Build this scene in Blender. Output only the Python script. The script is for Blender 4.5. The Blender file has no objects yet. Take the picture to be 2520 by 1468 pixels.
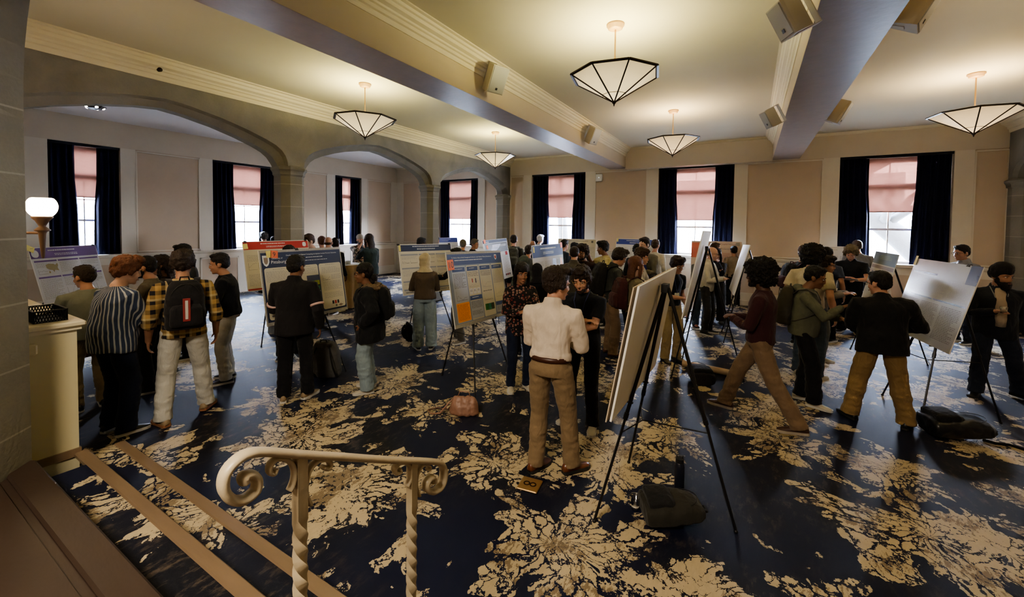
import bpy, math, random
import numpy as np
from mathutils import Vector, Matrix, noise, Euler
random.seed(7)
PI = math.pi
SC = bpy.context.scene
COL = SC.collection
V = Vector

# ------------------------------------------------------------------ camera model (solved from the photograph)
F_PX, CX, CY = 1011.645, 1260.0, 583.413
YAW, PITCH, ROLL, HCAM = 0.528, 0.031, 0.0115, 2.1
def _rot():
    f = np.array([-math.sin(YAW)*math.cos(PITCH), math.cos(YAW)*math.cos(PITCH), -math.sin(PITCH)])
    r = np.array([math.cos(YAW), math.sin(YAW), 0.0]); u = np.cross(r, f)
    return r*math.cos(ROLL)+u*math.sin(ROLL), -r*math.sin(ROLL)+u*math.cos(ROLL), f
CR, CU, CF = _rot()
def ray(x, y):
    return CR*(x-CX)/F_PX - CU*(y-CY)/F_PX + CF
def onz(x, y, z=0.0):
    d = ray(x, y); t = (z-HCAM)/d[2]; return V((t*d[0], t*d[1], z))
def onx(x, y, X):
    d = ray(x, y); t = X/d[0]; return V((X, t*d[1], HCAM+t*d[2]))
def ony(x, y, Y):
    d = ray(x, y); t = Y/d[1]; return V((t*d[0], Y, HCAM+t*d[2]))

# ------------------------------------------------------------------ object helpers
def tag(o, label=None, cat=None, group=None, kind=None):
    if label: o['label'] = label
    if cat: o['category'] = cat
    if group: o['group'] = group
    if kind: o['kind'] = kind
    return o
def empty(name, loc, rz=0, label=None, cat=None, group=None):
    o = bpy.data.objects.new(name, None); COL.objects.link(o)
    o.empty_display_size = .1
    o.location = loc; o.rotation_euler = (0, 0, rz)
    return tag(o, label, cat, group)
def children(o, allo=None):
    return [c for c in bpy.data.objects if c.parent == o]
def copy_tree(o, parent=None):
    kids = children(o)
    c = o.copy(); COL.objects.link(c); c.parent = parent
    for k in kids: copy_tree(k, c)
    return c

class MB:
    def __init__(s): s.v = []; s.f = []; s.m = []; s.mi = 0
    def add(s, vs, fs, M=None):
        b = len(s.v)
        if M is not None: vs = [M @ V(p) for p in vs]
        s.v.extend([tuple(p) for p in vs]); s.f.extend([tuple(b+i for i in f) for f in fs]); s.m.extend([s.mi]*len(fs))
        return s
    def box(s, a, b, M=None):
        x0, y0, z0 = a; x1, y1, z1 = b
        if x0 > x1: x0, x1 = x1, x0
        if y0 > y1: y0, y1 = y1, y0
        if z0 > z1: z0, z1 = z1, z0
        vs = [(x0,y0,z0),(x1,y0,z0),(x1,y1,z0),(x0,y1,z0),(x0,y0,z1),(x1,y0,z1),(x1,y1,z1),(x0,y1,z1)]
        return s.add(vs, [(3,2,1,0),(4,5,6,7),(0,1,5,4),(1,2,6,5),(2,3,7,6),(3,0,4,7)], M)
    def bbox(s, a, b, bev=.01, M=None):
        """box with chamfered vertical + horizontal edges"""
        x0, y0, z0 = a; x1, y1, z1 = b; e = bev
        def ring(z, i): return [(x0+i+e,y0+i,z),(x1-i-e,y0+i,z),(x1-i,y0+i+e,z),(x1-i,y1-i-e,z),(x1-i-e,y1-i,z),(x0+i+e,y1-i,z),(x0+i,y1-i-e,z),(x0+i,y0+i+e,z)]
        vs = ring(z0, e)+ring(z0+e, 0)+ring(z1-e, 0)+ring(z1, e)
        fs = [tuple(range(7,-1,-1)), tuple(range(24,32))]
        for k in range(3):
            for i in range(8):
                j = (i+1) % 8; fs.append((k*8+i, k*8+j, k*8+8+j, k*8+8+i))
        return s.add(vs, fs, M)
    def quad(s, a, b, c, d): return s.add([a,b,c,d], [(0,1,2,3)])
    def prism(s, poly, ext, M=None):
        """poly: list of 3D points (planar), ext: extrusion vector"""
        n = len(poly); e = V(ext)
        vs = [V(p) for p in poly]+[V(p)+e for p in poly]
        nrm = V((0,0,0))
        for i in range(n): nrm += V(poly[i]).cross(V(poly[(i+1)%n]))
        flip = nrm.dot(e) > 0
        fs = [tuple(range(n)), tuple(range(2*n-1, n-1, -1))]
        for i in range(n):
            j = (i+1) % n; fs.append((j, i, n+i, n+j))
        if flip: fs = [tuple(reversed(f)) for f in fs]
        return s.add(vs, fs, M)
    def tube(s, pts, rad, n=10, M=None, cap=True, flat=None, up=None):
        """rings along a path. rad: number or list of r or (ra, rb). up: reference vector for rb direction"""
        pts = [V(p) for p in pts]; N = len(pts)
        if not isinstance(rad, (list, tuple)): rad = [rad]*N
        vs = []; prev = None
        for i, p in enumerate(pts):
            t = (pts[min(i+1, N-1)]-pts[max(i-1, 0)])
            if t.length < 1e-9: t = V((0,0,1))
            t.normalize()
            ref = V(up) if up is not None else (prev if prev is not None else (V((0,1,0)) if abs(t.y) < .9 else V((1,0,0))))
            b = (ref - t*ref.dot(t))
            if b.length < 1e-6: b = V((1,0,0)) - t*t.x
            b.normalize(); a = b.cross(t)
            if up is None: prev = b
            r = rad[i]; ra, rb = r if isinstance(r, (tuple, list)) else (r, r)
            for k in range(n):
                an = 2*PI*k/n
                vs.append(p + a*math.cos(an)*ra + b*math.sin(an)*rb)
        fs = []
        for i in range(N-1):
            for k in range(n):
                j = (k+1) % n
                fs.append((i*n+j, i*n+k, (i+1)*n+k, (i+1)*n+j))
        if cap: fs.append(tuple(range(n))); fs.append(tuple(range(N*n-1, (N-1)*n-1, -1)))
        return s.add(vs, fs, M)
    def lathe(s, prof, n=24, M=None, cap=True):
        vs = []
        for r, z in prof:
            for k in range(n):
                a = 2*PI*k/n; vs.append((r*math.cos(a), r*math.sin(a), z))
        fs = []
        for i in range(len(prof)-1):
            for k in range(n):
                j = (k+1) % n; fs.append((i*n+k, i*n+j, (i+1)*n+j, (i+1)*n+k))
        if cap: fs.append(tuple(range(n-1,-1,-1))); L = len(prof); fs.append(tuple(range((L-1)*n, L*n)))
        return s.add(vs, fs, M)
    def ell(s, c, r, M=None, nu=16, nv=10):
        vs = [(c[0], c[1], c[2]-r[2])]
        for j in range(1, nv):
            ph = -PI/2+PI*j/nv
            for i in range(nu):
                a = 2*PI*i/nu
                vs.append((c[0]+r[0]*math.cos(ph)*math.cos(a), c[1]+r[1]*math.cos(ph)*math.sin(a), c[2]+r[2]*math.sin(ph)))
        vs.append((c[0], c[1], c[2]+r[2])); L = len(vs)-1; fs = []
        for i in range(nu):
            k = (i+1) % nu
            fs.append((0, 1+k, 1+i)); fs.append((L, L-nu+i, L-nu+k))
            for j in range(nv-2): b = 1+j*nu; fs.append((b+i, b+k, b+nu+k, b+nu+i))
        return s.add(vs, fs, M)
    def mesh(s, name, mats, smooth=False):
        me = bpy.data.meshes.new(name); me.from_pydata(s.v, [], s.f)
        if not isinstance(mats, (list, tuple)): mats = [mats]
        for m in mats: me.materials.append(m)
        if len(mats) > 1: me.polygons.foreach_set('material_index', s.m)
        if smooth: me.polygons.foreach_set('use_smooth', [True]*len(me.polygons))
        me.update(); return me
    def build(s, name, mats, parent=None, smooth=False, kind=None, loc=None):
        o = bpy.data.objects.new(name, s.mesh(name, mats, smooth)); COL.objects.link(o)
        if parent is not None: o.parent = parent
        if kind: o['kind'] = kind
        if loc is not None: o.location = loc
        return o

def autosmooth(o, ang=40):
    me = o.data; me.polygons.foreach_set('use_smooth', [True]*len(me.polygons))
    try: me.set_sharp_from_angle(angle=math.radians(ang))
    except Exception: pass
    return o

def remeshed(mb, name, vox, mats, smooth=2, disp=None, parent=None, fac=.5):
    """union of closed shapes -> one continuous surface; optional displacement fn(co)->metres"""
    me = mb.mesh('tmp', [])
    o = bpy.data.objects.new('tmp', me); COL.objects.link(o)
    m = o.modifiers.new('r', 'REMESH'); m.mode = 'VOXEL'; m.voxel_size = vox; m.use_smooth_shade = True
    if smooth:
        q = o.modifiers.new('s', 'SMOOTH'); q.factor = fac; q.iterations = smooth
    dg = bpy.context.evaluated_depsgraph_get()
    out = bpy.data.meshes.new_from_object(o.evaluated_get(dg)); out.name = name
    bpy.data.objects.remove(o); bpy.data.meshes.remove(me)
    out.materials.clear()
    for mt in (mats if isinstance(mats, (list, tuple)) else [mats]): out.materials.append(mt)
    if disp:
        n = len(out.vertices); co = np.empty(n*3, 'f'); no = np.empty(n*3, 'f')
        out.vertices.foreach_get('co', co); out.vertex_normals.foreach_get('vector', no)
        co = co.reshape(-1,3); no = no.reshape(-1,3)
        d = np.array([disp(V(c)) for c in co.tolist()], 'f')
        co = co + no*d[:,None]; out.vertices.foreach_set('co', co.ravel()); out.update()
    out.polygons.foreach_set('use_smooth', [True]*len(out.polygons))
    ob = bpy.data.objects.new(name, out); COL.objects.link(ob)
    if parent is not None: ob.parent = parent
    return ob

# ------------------------------------------------------------------ materials
def new_mat(name):
    m = bpy.data.materials.new(name); m.use_nodes = True
    nt = m.node_tree; b = nt.nodes['Principled BSDF']
    return m, nt, b
def N(nt, typ, **kw):
    n = nt.nodes.new(typ)
    for k, v in kw.items():
        if k in ('operation','blend_type','data_type','feature','bands_direction','wave_type','distance','mode','vector_type','noise_dimensions','voronoi_dimensions','use_clamp','bands'): setattr(n, k, v)
        else: n.inputs[k].default_value = v
    return n
def L(nt, a, b): nt.links.new(a, b)
def M_(nt, op, a, b=None, c=None, clamp=False):
    n = nt.nodes.new('ShaderNodeMath'); n.operation = op; n.use_clamp = clamp
    for i, x in enumerate((a, b, c)):
        if x is None: continue
        if hasattr(x, 'is_linked'): nt.links.new(x, n.inputs[i])
        else: n.inputs[i].default_value = x
    return n.outputs[0]
def mixc(nt, fac, a, b):
    n = nt.nodes.new('ShaderNodeMix'); n.data_type = 'RGBA'
    for s_, x in ((n.inputs[0], fac), (n.inputs[6], a), (n.inputs[7], b)):
        if hasattr(x, 'is_linked'): nt.links.new(x, s_)
        elif isinstance(x, (tuple, list)): s_.default_value = (*x[:3], 1)
        else: s_.default_value = x
    return n.outputs[2]
def ramp(nt, fac, stops):
    n = nt.nodes.new('ShaderNodeValToRGB'); L(nt, fac, n.inputs[0])
    e = n.color_ramp.elements
    while len(e) < len(stops): e.new(.5)
    for i, (p, c) in enumerate(stops): e[i].position = p; e[i].color = (*c[:3], 1) if isinstance(c, (tuple, list)) else (c, c, c, 1)
    return n.outputs[0]
def coords(nt, kind='Object', scale=(1,1,1)):
    tc = nt.nodes.new('ShaderNodeTexCoord'); mp = nt.nodes.new('ShaderNodeMapping')
    mp.inputs['Scale'].default_value = scale; L(nt, tc.outputs[kind], mp.inputs[0]); return mp.outputs[0]
def bump(nt, b, h, strength=.3, dist=.01):
    n = nt.nodes.new('ShaderNodeBump'); n.inputs['Strength'].default_value = strength; n.inputs['Distance'].default_value = dist
    L(nt, h, n.inputs['Height']); L(nt, n.outputs[0], b.inputs['Normal'])
def scol(c, k): return tuple(min(1, x*k) for x in c[:3])
_mc = {}
def mat(name, col, rough=.6, var=.12, scale=8, bmp=0, bscale=60, metal=0, spec=.5, sheen=0, stretch=(1,1,1), emit=None, es=0):
    if name in _mc: return _mc[name]
    m, nt, b = new_mat(name)
    b.inputs['Roughness'].default_value = rough; b.inputs['Metallic'].default_value = metal
    b.inputs['Specular IOR Level'].default_value = spec
    if sheen: b.inputs['Sheen Weight'].default_value = sheen
    vec = coords(nt, 'Object', stretch)
    nz = N(nt, 'ShaderNodeTexNoise', Scale=scale, Detail=3.0); L(nt, vec, nz.inputs['Vector'])
    L(nt, mixc(nt, nz.outputs[0], scol(col, 1-var), scol(col, 1+var)), b.inputs['Base Color'])
    if bmp:
        n2 = N(nt, 'ShaderNodeTexNoise', Scale=bscale, Detail=4.0); L(nt, vec, n2.inputs['Vector']); bump(nt, b, n2.outputs[0], bmp)
    if emit: b.inputs['Emission Color'].default_value = (*emit, 1); b.inputs['Emission Strength'].default_value = es
    _mc[name] = m; return m
def cloth(name, col, kind='plain', col2=None, col3=None, rough=.85):
    """fabric with soft fold bump"""
    if name in _mc: return _mc[name]
    m, nt, b = new_mat(name)
    b.inputs['Roughness'].default_value = rough; b.inputs['Specular IOR Level'].default_value = .25
    b.inputs['Sheen Weight'].default_value = .08
    vec = coords(nt)
    nz = N(nt, 'ShaderNodeTexNoise', Scale=9.0, Detail=4.0, Distortion=.6); L(nt, vec, nz.inputs['Vector'])
    base = mixc(nt, nz.outputs[0], scol(col, .8), scol(col, 1.2))
    sep = nt.nodes.new('ShaderNodeSeparateXYZ'); L(nt, vec, sep.inputs[0])
    X, Y, Z = sep.outputs
    if kind == 'stripe':
        ds = N(nt, 'ShaderNodeTexNoise', Scale=5.0); L(nt, vec, ds.inputs['Vector'])
        an = M_(nt, 'ARCTAN2', Y, X)
        an = M_(nt, 'ADD', an, M_(nt, 'MULTIPLY', ds.outputs[0], .14))
        t = M_(nt, 'SINE', M_(nt, 'MULTIPLY', an, 34.0))
        base = mixc(nt, M_(nt, 'GREATER_THAN', t, .55), base, col2)
    elif kind == 'plaid':
        def band(c, k, th): return M_(nt, 'GREATER_THAN', M_(nt, 'SINE', M_(nt, 'MULTIPLY', c, k)), th)
        a = band(X, 70.0, .1); c = band(Z, 70.0, .1)
        s_ = M_(nt, 'MULTIPLY', M_(nt, 'ADD', a, c), .5)
        base = mixc(nt, s_, base, col2)
        base = mixc(nt, M_(nt, 'MULTIPLY', M_(nt, 'ADD', band(X, 35.0, .93), band(Z, 35.0, .93)), .5), base, col3)
    elif kind == 'floral':
        vo = N(nt, 'ShaderNodeTexVoronoi', Scale=30.0); L(nt, vec, vo.inputs['Vector'])
        sp = nt.nodes.new('ShaderNodeSeparateColor'); L(nt, vo.outputs['Color'], sp.inputs[0])
        fl = M_(nt, 'LESS_THAN', vo.outputs['Distance'], .42)
        base = mixc(nt, fl, base, mixc(nt, sp.outputs[0], col2, col3))
    elif kind == 'camo':
        n3 = N(nt, 'ShaderNodeTexNoise', Scale=11.0, Detail=2.0); L(nt, vec, n3.inputs['Vector'])
        base = ramp(nt, n3.outputs[0], [(.42, col), (.47, col2), (.55, col2), (.6, col3)])
    elif kind == 'denim':
        f = ramp(nt, M_(nt, 'ABSOLUTE', Y), [(.0, scol(col, 1.25)), (.12, col)])
        base = mixc(nt, nz.outputs[0], scol(col, .75), scol(col, 1.3))
    L(nt, base, b.inputs['Base Color'])
    n2 = N(nt, 'ShaderNodeTexNoise', Scale=14.0, Detail=3.0, Distortion=1.2); L(nt, coords(nt, 'Object', (1,1,.55)), n2.inputs['Vector'])
    bump(nt, b, n2.outputs[0], .55, .02)
    _mc[name] = m; return m
# ------------------------------------------------------------------ surface materials
def carpet_mat():
    m, nt, b = new_mat('carpet'); vec = coords(nt)
    b.inputs['Roughness'].default_value = .55; b.inputs['Specular IOR Level'].default_value = .26
    b.inputs['Sheen Weight'].default_value = .0; b.inputs['Sheen Roughness'].default_value = .4
    b.inputs['Sheen Tint'].default_value = (.6, .7, 1, 1)
    # warp the plane so that the leaf clusters look hand drawn
    wn = N(nt, 'ShaderNodeTexNoise', Scale=1.5, Detail=2.0); L(nt, vec, wn.inputs['Vector'])
    wv = nt.nodes.new('ShaderNodeVectorMath'); wv.operation = 'MULTIPLY_ADD'
    L(nt, wn.outputs['Color'], wv.inputs[0]); wv.inputs[1].default_value = (.55, .55, 0); L(nt, vec, wv.inputs[2])
    w = wv.outputs[0]
    def cluster(scale, off, R, seed):
        mp = nt.nodes.new('ShaderNodeMapping'); mp.inputs['Location'].default_value = off; L(nt, w, mp.inputs[0])
        vo = N(nt, 'ShaderNodeTexVoronoi', voronoi_dimensions='2D', Scale=scale, Randomness=.85); L(nt, mp.outputs[0], vo.inputs['Vector'])
        df = nt.nodes.new('ShaderNodeVectorMath'); df.operation = 'SUBTRACT'; L(nt, mp.outputs[0], df.inputs[0])
        L(nt, vo.outputs['Position'], df.inputs[1])
        sp = nt.nodes.new('ShaderNodeSeparateXYZ'); L(nt, df.outputs[0], sp.inputs[0])
        an = M_(nt, 'ARCTAN2', sp.outputs[1], sp.outputs[0])
        r = M_(nt, 'SQRT', M_(nt, 'ADD', M_(nt, 'MULTIPLY', sp.outputs[0], sp.outputs[0]), M_(nt, 'MULTIPLY', sp.outputs[1], sp.outputs[1])))
        cb = nt.nodes.new('ShaderNodeCombineXYZ')
        kk = M_(nt, 'MULTIPLY_ADD', r, 1.3, .42); L(nt, M_(nt, 'MULTIPLY', M_(nt, 'COSINE', an), kk), cb.inputs[0]); L(nt, M_(nt, 'MULTIPLY', M_(nt, 'SINE', an), kk), cb.inputs[1]); L(nt, M_(nt, 'MULTIPLY_ADD', r, .6, seed), cb.inputs[2])
        # ragged petals : ridged cracks running outward from the centre
        ve = N(nt, 'ShaderNodeTexVoronoi', feature='DISTANCE_TO_EDGE', Scale=4.6, Randomness=1.0)
        wj = N(nt, 'ShaderNodeTexNoise', Scale=5.0, Detail=5.0, Roughness=.7); L(nt, vec, wj.inputs['Vector'])
        wa = nt.nodes.new('ShaderNodeVectorMath'); wa.operation = 'MULTIPLY_ADD'; L(nt, wj.outputs['Color'], wa.inputs[0]); wa.inputs[1].default_value = (.42, .42, .6); L(nt, cb.outputs[0], wa.inputs[2])
        L(nt, wa.outputs[0], ve.inputs['Vector'])
        petals = ve.outputs['Distance']
        # lobed outline
        no = N(nt, 'ShaderNodeTexNoise', Scale=2.2, Detail=3.0); L(nt, cb.outputs[0], no.inputs['Vector'])
        lim = M_(nt, 'MULTIPLY_ADD', no.outputs[0], R*3.6, -R*.95)
        inside = M_(nt, 'SUBTRACT', lim, r)
        return petals, inside
    p1, i1 = cluster(.60, (3.1, 1.3, 0), .62, 3.0)
    p2, i2 = cluster(.80, (11.7, 5.2, 0), .42, 9.0)
    fn = N(nt, 'ShaderNodeTexNoise', Scale=26.0, Detail=4.0, Roughness=.65); L(nt, vec, fn.inputs['Vector'])
    rag = M_(nt, 'MULTIPLY', M_(nt, 'SUBTRACT', fn.outputs[0], .5), .22)
    pn0 = N(nt, 'ShaderNodeTexNoise', Scale=2.6, Detail=2.0); L(nt, vec, pn0.inputs['Vector'])
    def leaf(p, i):
        a = M_(nt, 'GREATER_THAN', M_(nt, 'ADD', M_(nt, 'ADD', p, M_(nt, 'MULTIPLY', rag, .8)), M_(nt, 'MULTIPLY', M_(nt, 'SUBTRACT', pn0.outputs[0], .5), .30)), .066)
        c = M_(nt, 'GREATER_THAN', M_(nt, 'ADD', i, rag), 0.0)
        return M_(nt, 'MULTIPLY', a, c)
    lf = M_(nt, 'MAXIMUM', leaf(p1, i1), leaf(p2, i2))
    # woven darker flecks in the leaves
    mpf = coords(nt, 'Object', (1, .35, 1))
    fl = N(nt, 'ShaderNodeTexNoise', Scale=38.0, Detail=5.0, Roughness=.8); L(nt, mpf, fl.inputs['Vector'])
    pn = N(nt, 'ShaderNodeTexNoise', Scale=3.0, Detail=2.0); L(nt, vec, pn.inputs['Vector'])
    worn = M_(nt, 'GREATER_THAN', M_(nt, 'ADD', M_(nt, 'MULTIPLY', fl.outputs[0], .6), M_(nt, 'MULTIPLY', pn.outputs[0], .6)), .655)
    beige = mixc(nt, fl.outputs[0], (.37, .30, .19), (.62, .51, .335))
    beige = mixc(nt, M_(nt, 'MULTIPLY', worn, .75), beige, (.13, .09, .055))
    # dark ground : navy to near black with faint brushed brown
    bn = N(nt, 'ShaderNodeTexNoise', Scale=.7, Detail=2.0); L(nt, vec, bn.inputs['Vector'])
    dark = mixc(nt, ramp(nt, bn.outputs[0], [(.4, 0), (.6, 1)]), (.0055, .0085, .032), (.0085, .0095, .017))
    sc = N(nt, 'ShaderNodeTexNoise', Scale=15.0, Detail=6.0, Roughness=.75); L(nt, coords(nt, 'Object', (1, .4, 1)), sc.inputs['Vector'])
    sm = M_(nt, 'MULTIPLY', ramp(nt, sc.outputs[0], [(.52, 0), (.72, 1)]), ramp(nt, bn.outputs[0], [(.42, .05), (.62, 1)]))
    dark = mixc(nt, sm, dark, (.13, .098, .072))
    L(nt, mixc(nt, lf, dark, beige), b.inputs['Base Color'])
    n2 = N(nt, 'ShaderNodeTexNoise', Scale=420.0, Detail=2.0); L(nt, vec, n2.inputs['Vector']); bump(nt, b, n2.outputs[0], .5, .004)
    return m
def stone_mat(name, col, cs=.3):
    m, nt, b = new_mat(name); vec = coords(nt)
    b.inputs['Roughness'].default_value = .85; b.inputs['Specular IOR Level'].default_value = .2
    n1 = N(nt, 'ShaderNodeTexNoise', Scale=1.6, Detail=6.0, Distortion=.8); L(nt, vec, n1.inputs['Vector'])
    n2 = N(nt, 'ShaderNodeTexNoise', Scale=45.0, Detail=4.0); L(nt, vec, n2.inputs['Vector'])
    base = mixc(nt, n1.outputs[0], scol(col, .62), scol(col, 1.38)); base = mixc(nt, M_(nt, 'MULTIPLY', n2.outputs[0], .3), base, scol(col, .6))
    sp = nt.nodes.new('ShaderNodeSeparateXYZ'); L(nt, vec, sp.inputs[0])
    zz = M_(nt, 'ABSOLUTE', M_(nt, 'SUBTRACT', M_(nt, 'FRACT', M_(nt, 'DIVIDE', M_(nt, 'ADD', sp.outputs[2], .13), cs)), .5))
    line = M_(nt, 'GREATER_THAN', zz, .5-.006/cs)
    low = M_(nt, 'LESS_THAN', sp.outputs[2], 3.05 if cs > .35 else 9)
    base = mixc(nt, M_(nt, 'MULTIPLY', M_(nt, 'MULTIPLY', line, low), .55), base, scol(col, 1.75))
    L(nt, base, b.inputs['Base Color']); bump(nt, b, n2.outputs[0], .35, .01)
    return m
def curtain_mat():
    m, nt, b = new_mat('curtain'); b.inputs['Roughness'].default_value = .8; b.inputs['Specular IOR Level'].default_value = .15
    b.inputs['Sheen Weight'].default_value = .1; b.inputs['Sheen Tint'].default_value = (.4, .45, 1, 1)
    nz = N(nt, 'ShaderNodeTexNoise', Scale=30.0); L(nt, coords(nt, 'Object', (1,1,.05)), nz.inputs['Vector'])
    c = mixc(nt, nz.outputs[0], (.003, .0033, .011), (.008, .009, .030)); L(nt, c, b.inputs['Base Color'])
    tr = nt.nodes.new('ShaderNodeBsdfTranslucent'); tr.inputs[0].default_value = (.006, .007, .026, 1)
    mx = nt.nodes.new('ShaderNodeMixShader'); mx.inputs[0].default_value = .12
    L(nt, b.outputs[0], mx.inputs[1]); L(nt, tr.outputs[0], mx.inputs[2]); L(nt, mx.outputs[0], nt.nodes['Material Output'].inputs[0])
    return m
def shade_mat():
    m, nt, b = new_mat('roller_shade_fabric'); b.inputs['Roughness'].default_value = .9
    nz = N(nt, 'ShaderNodeTexNoise', Scale=90.0); L(nt, coords(nt, 'Object', (.1,.1,1)), nz.inputs['Vector'])
    L(nt, mixc(nt, nz.outputs[0], (.42, .25, .20), (.52, .33, .27)), b.inputs['Base Color'])
    tp = nt.nodes.new('ShaderNodeBsdfTransparent'); tp.inputs[0].default_value = (.75, .50, .42, 1)
    tl = nt.nodes.new('ShaderNodeBsdfTranslucent'); tl.inputs[0].default_value = (.13, .08, .065, 1)
    m1 = nt.nodes.new('ShaderNodeMixShader'); m1.inputs[0].default_value = .5; L(nt, b.outputs[0], m1.inputs[1]); L(nt, tl.outputs[0], m1.inputs[2])
    m2 = nt.nodes.new('ShaderNodeMixShader'); m2.inputs[0].default_value = .11; L(nt, m1.outputs[0], m2.inputs[1]); L(nt, tp.outputs[0], m2.inputs[2])
    L(nt, m2.outputs[0], nt.nodes['Material Output'].inputs[0]); return m
def glass_mat():
    m, nt, b = new_mat('window_glass')
    tp = nt.nodes.new('ShaderNodeBsdfTransparent'); gl = nt.nodes.new('ShaderNodeBsdfGlossy'); gl.inputs['Roughness'].default_value = .02
    mx = nt.nodes.new('ShaderNodeMixShader'); mx.inputs[0].default_value = .06; L(nt, tp.outputs[0], mx.inputs[1]); L(nt, gl.outputs[0], mx.inputs[2])
    L(nt, mx.outputs[0], nt.nodes['Material Output'].inputs[0]); return m
def clear_mat():
    m, nt, b = new_mat('clear_plastic')
    tp = nt.nodes.new('ShaderNodeBsdfTransparent'); gl = nt.nodes.new('ShaderNodeBsdfGlossy'); gl.inputs['Roughness'].default_value = .08
    fr = nt.nodes.new('ShaderNodeLayerWeight'); fr.inputs[0].default_value = .35
    mx = nt.nodes.new('ShaderNodeMixShader'); L(nt, M_(nt, 'ADD', fr.outputs['Facing'], .12, clamp=True), mx.inputs[0]); L(nt, tp.outputs[0], mx.inputs[1]); L(nt, gl.outputs[0], mx.inputs[2])
    L(nt, mx.outputs[0], nt.nodes['Material Output'].inputs[0]); return m
CARPET = carpet_mat()
STONE = stone_mat('grey_limestone', (.235, .215, .172), .42)
STONE2 = stone_mat('grey_limestone_near', (.25, .232, .188), .42)
WALLC = mat('cream_wall_paint', (.62, .535, .41), .7, .05, 3, .08, 90)
WALLW = mat('ivory_trim_paint', (.68, .61, .49), .55, .04, 4)
PANEL = mat('tan_wall_panel', (.56, .44, .315), .75, .06, 2.5, .08, 90)
CEIL = mat('ceiling_paint', (.60, .56, .45), .8, .05, 1.5)
CEILA = mat('aisle_ceiling_paint', (.80, .77, .76), .8, .04, 1.5)
BEAMC = mat('beam_paint', (.56, .47, .335), .55, .05, 2, .06, 30)
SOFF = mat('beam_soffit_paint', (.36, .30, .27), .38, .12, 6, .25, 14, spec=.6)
CORN = mat('cornice_plaster', (.72, .65, .49), .6, .04, 6)
BLACK = mat('black_metal', (.008, .008, .009), .4, .1, spec=.5)
BLACKP = mat('black_plastic', (.012, .012, .013), .5, .1)
CURT = curtain_mat(); SHADE = shade_mat(); GLASS = glass_mat(); CLEAR = clear_mat()
WFRAME = mat('window_frame_paint', (.62, .58, .52), .5, .05)
BRONZE = mat('dark_bronze', (.035, .022, .014), .45, .15, metal=.6)
BRASS = mat('brushed_brass', (.55, .36, .17), .35, .1, metal=.8)
GOLDP = mat('canopy_gold_paint', (.46, .29, .14), .45, .06)
OAK = mat('oak_nosing', (.20, .138, .085), .38, .2, 12, .1, 40, stretch=(.2,1,1))
DWOOD = mat('dark_brown_board', (.045, .028, .020), .5, .25, 5, .1, 60, stretch=(.3,1,1))
CREAMP = mat('cream_counter_paint', (.55, .50, .32), .5, .05, 4)
RAILP = mat('cream_railing_paint', (.50, .42, .29), .38, .1, 30, .25, 25)
SPKW = mat('off_white_speaker', (.55, .51, .44), .5, .05)
SPKG = mat('speaker_grille', (.42, .42, .42), .6, .1, 300)
PAPER = mat('white_foam_board', (.88, .86, .81), .7, .03)
EXTW = mat('pale_exterior_wall', (.34, .33, .32), .9, .1, .5)

YW = 12.68; XA = -7.5; XR = 4.6; XL = -13.1; ZC = 4.42
def S(name, mb, m, smooth=False):
    return mb.build(name, m, smooth=smooth, kind='structure')
# floor
mb = MB(); mb.box((XL-.3, .74, -.2), (XR+.55, YW+.35, 0)); S('floor', mb, CARPET)
# stairs (treads below the landing)
st = empty('carpeted_steps', (0, 0, 0), 0, 'two navy patterned carpet steps with oak nosings below landing', 'steps')
mb = MB(); mb.box((-4.14, .74, 0), (5.05, 1.05, .32)); mb.box((-4.40, 1.02, 0), (-4.14, 1.05, .32)); mb.build('tread', CARPET, st)
mb = MB(); mb.box((-4.72, 1.05, 0), (5.1, 1.36, .16)); mb.box((-4.72, 1.03, 0), (-4.41, 1.05, .16)); mb.build('tread', CARPET, st)
mb = MB(); mb.bbox((-4.41, .985, .29), (5.1, 1.062, .328), .008); mb.build('nosing', OAK, st)
mb = MB(); mb.bbox((-4.72, 1.295, .13), (5.1, 1.372, .168), .008); mb.build('nosing', OAK, st)
mb = MB(); mb.box((-4.15, -4.2, 0), (5.1, .56, .475)); mb.box((-4.15, .56, 0), (5.1, .70, .462)); mb.bbox((-4.15, .60, .40), (5.1, .745, .482), .012)
tag(S('floor_landing', mb, DWOOD), kind='structure')

# ceiling
mb = MB(); mb.box((XA-.25, -4.2, ZC), (XR+.55, YW+.35, ZC+.2)); S('ceiling', mb, CEIL)
mb = MB(); mb.box((XL-.3, .4, ZC), (XA-.25, YW+.35, ZC+.2)); S('ceiling_aisle', mb, CEILA)

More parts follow.
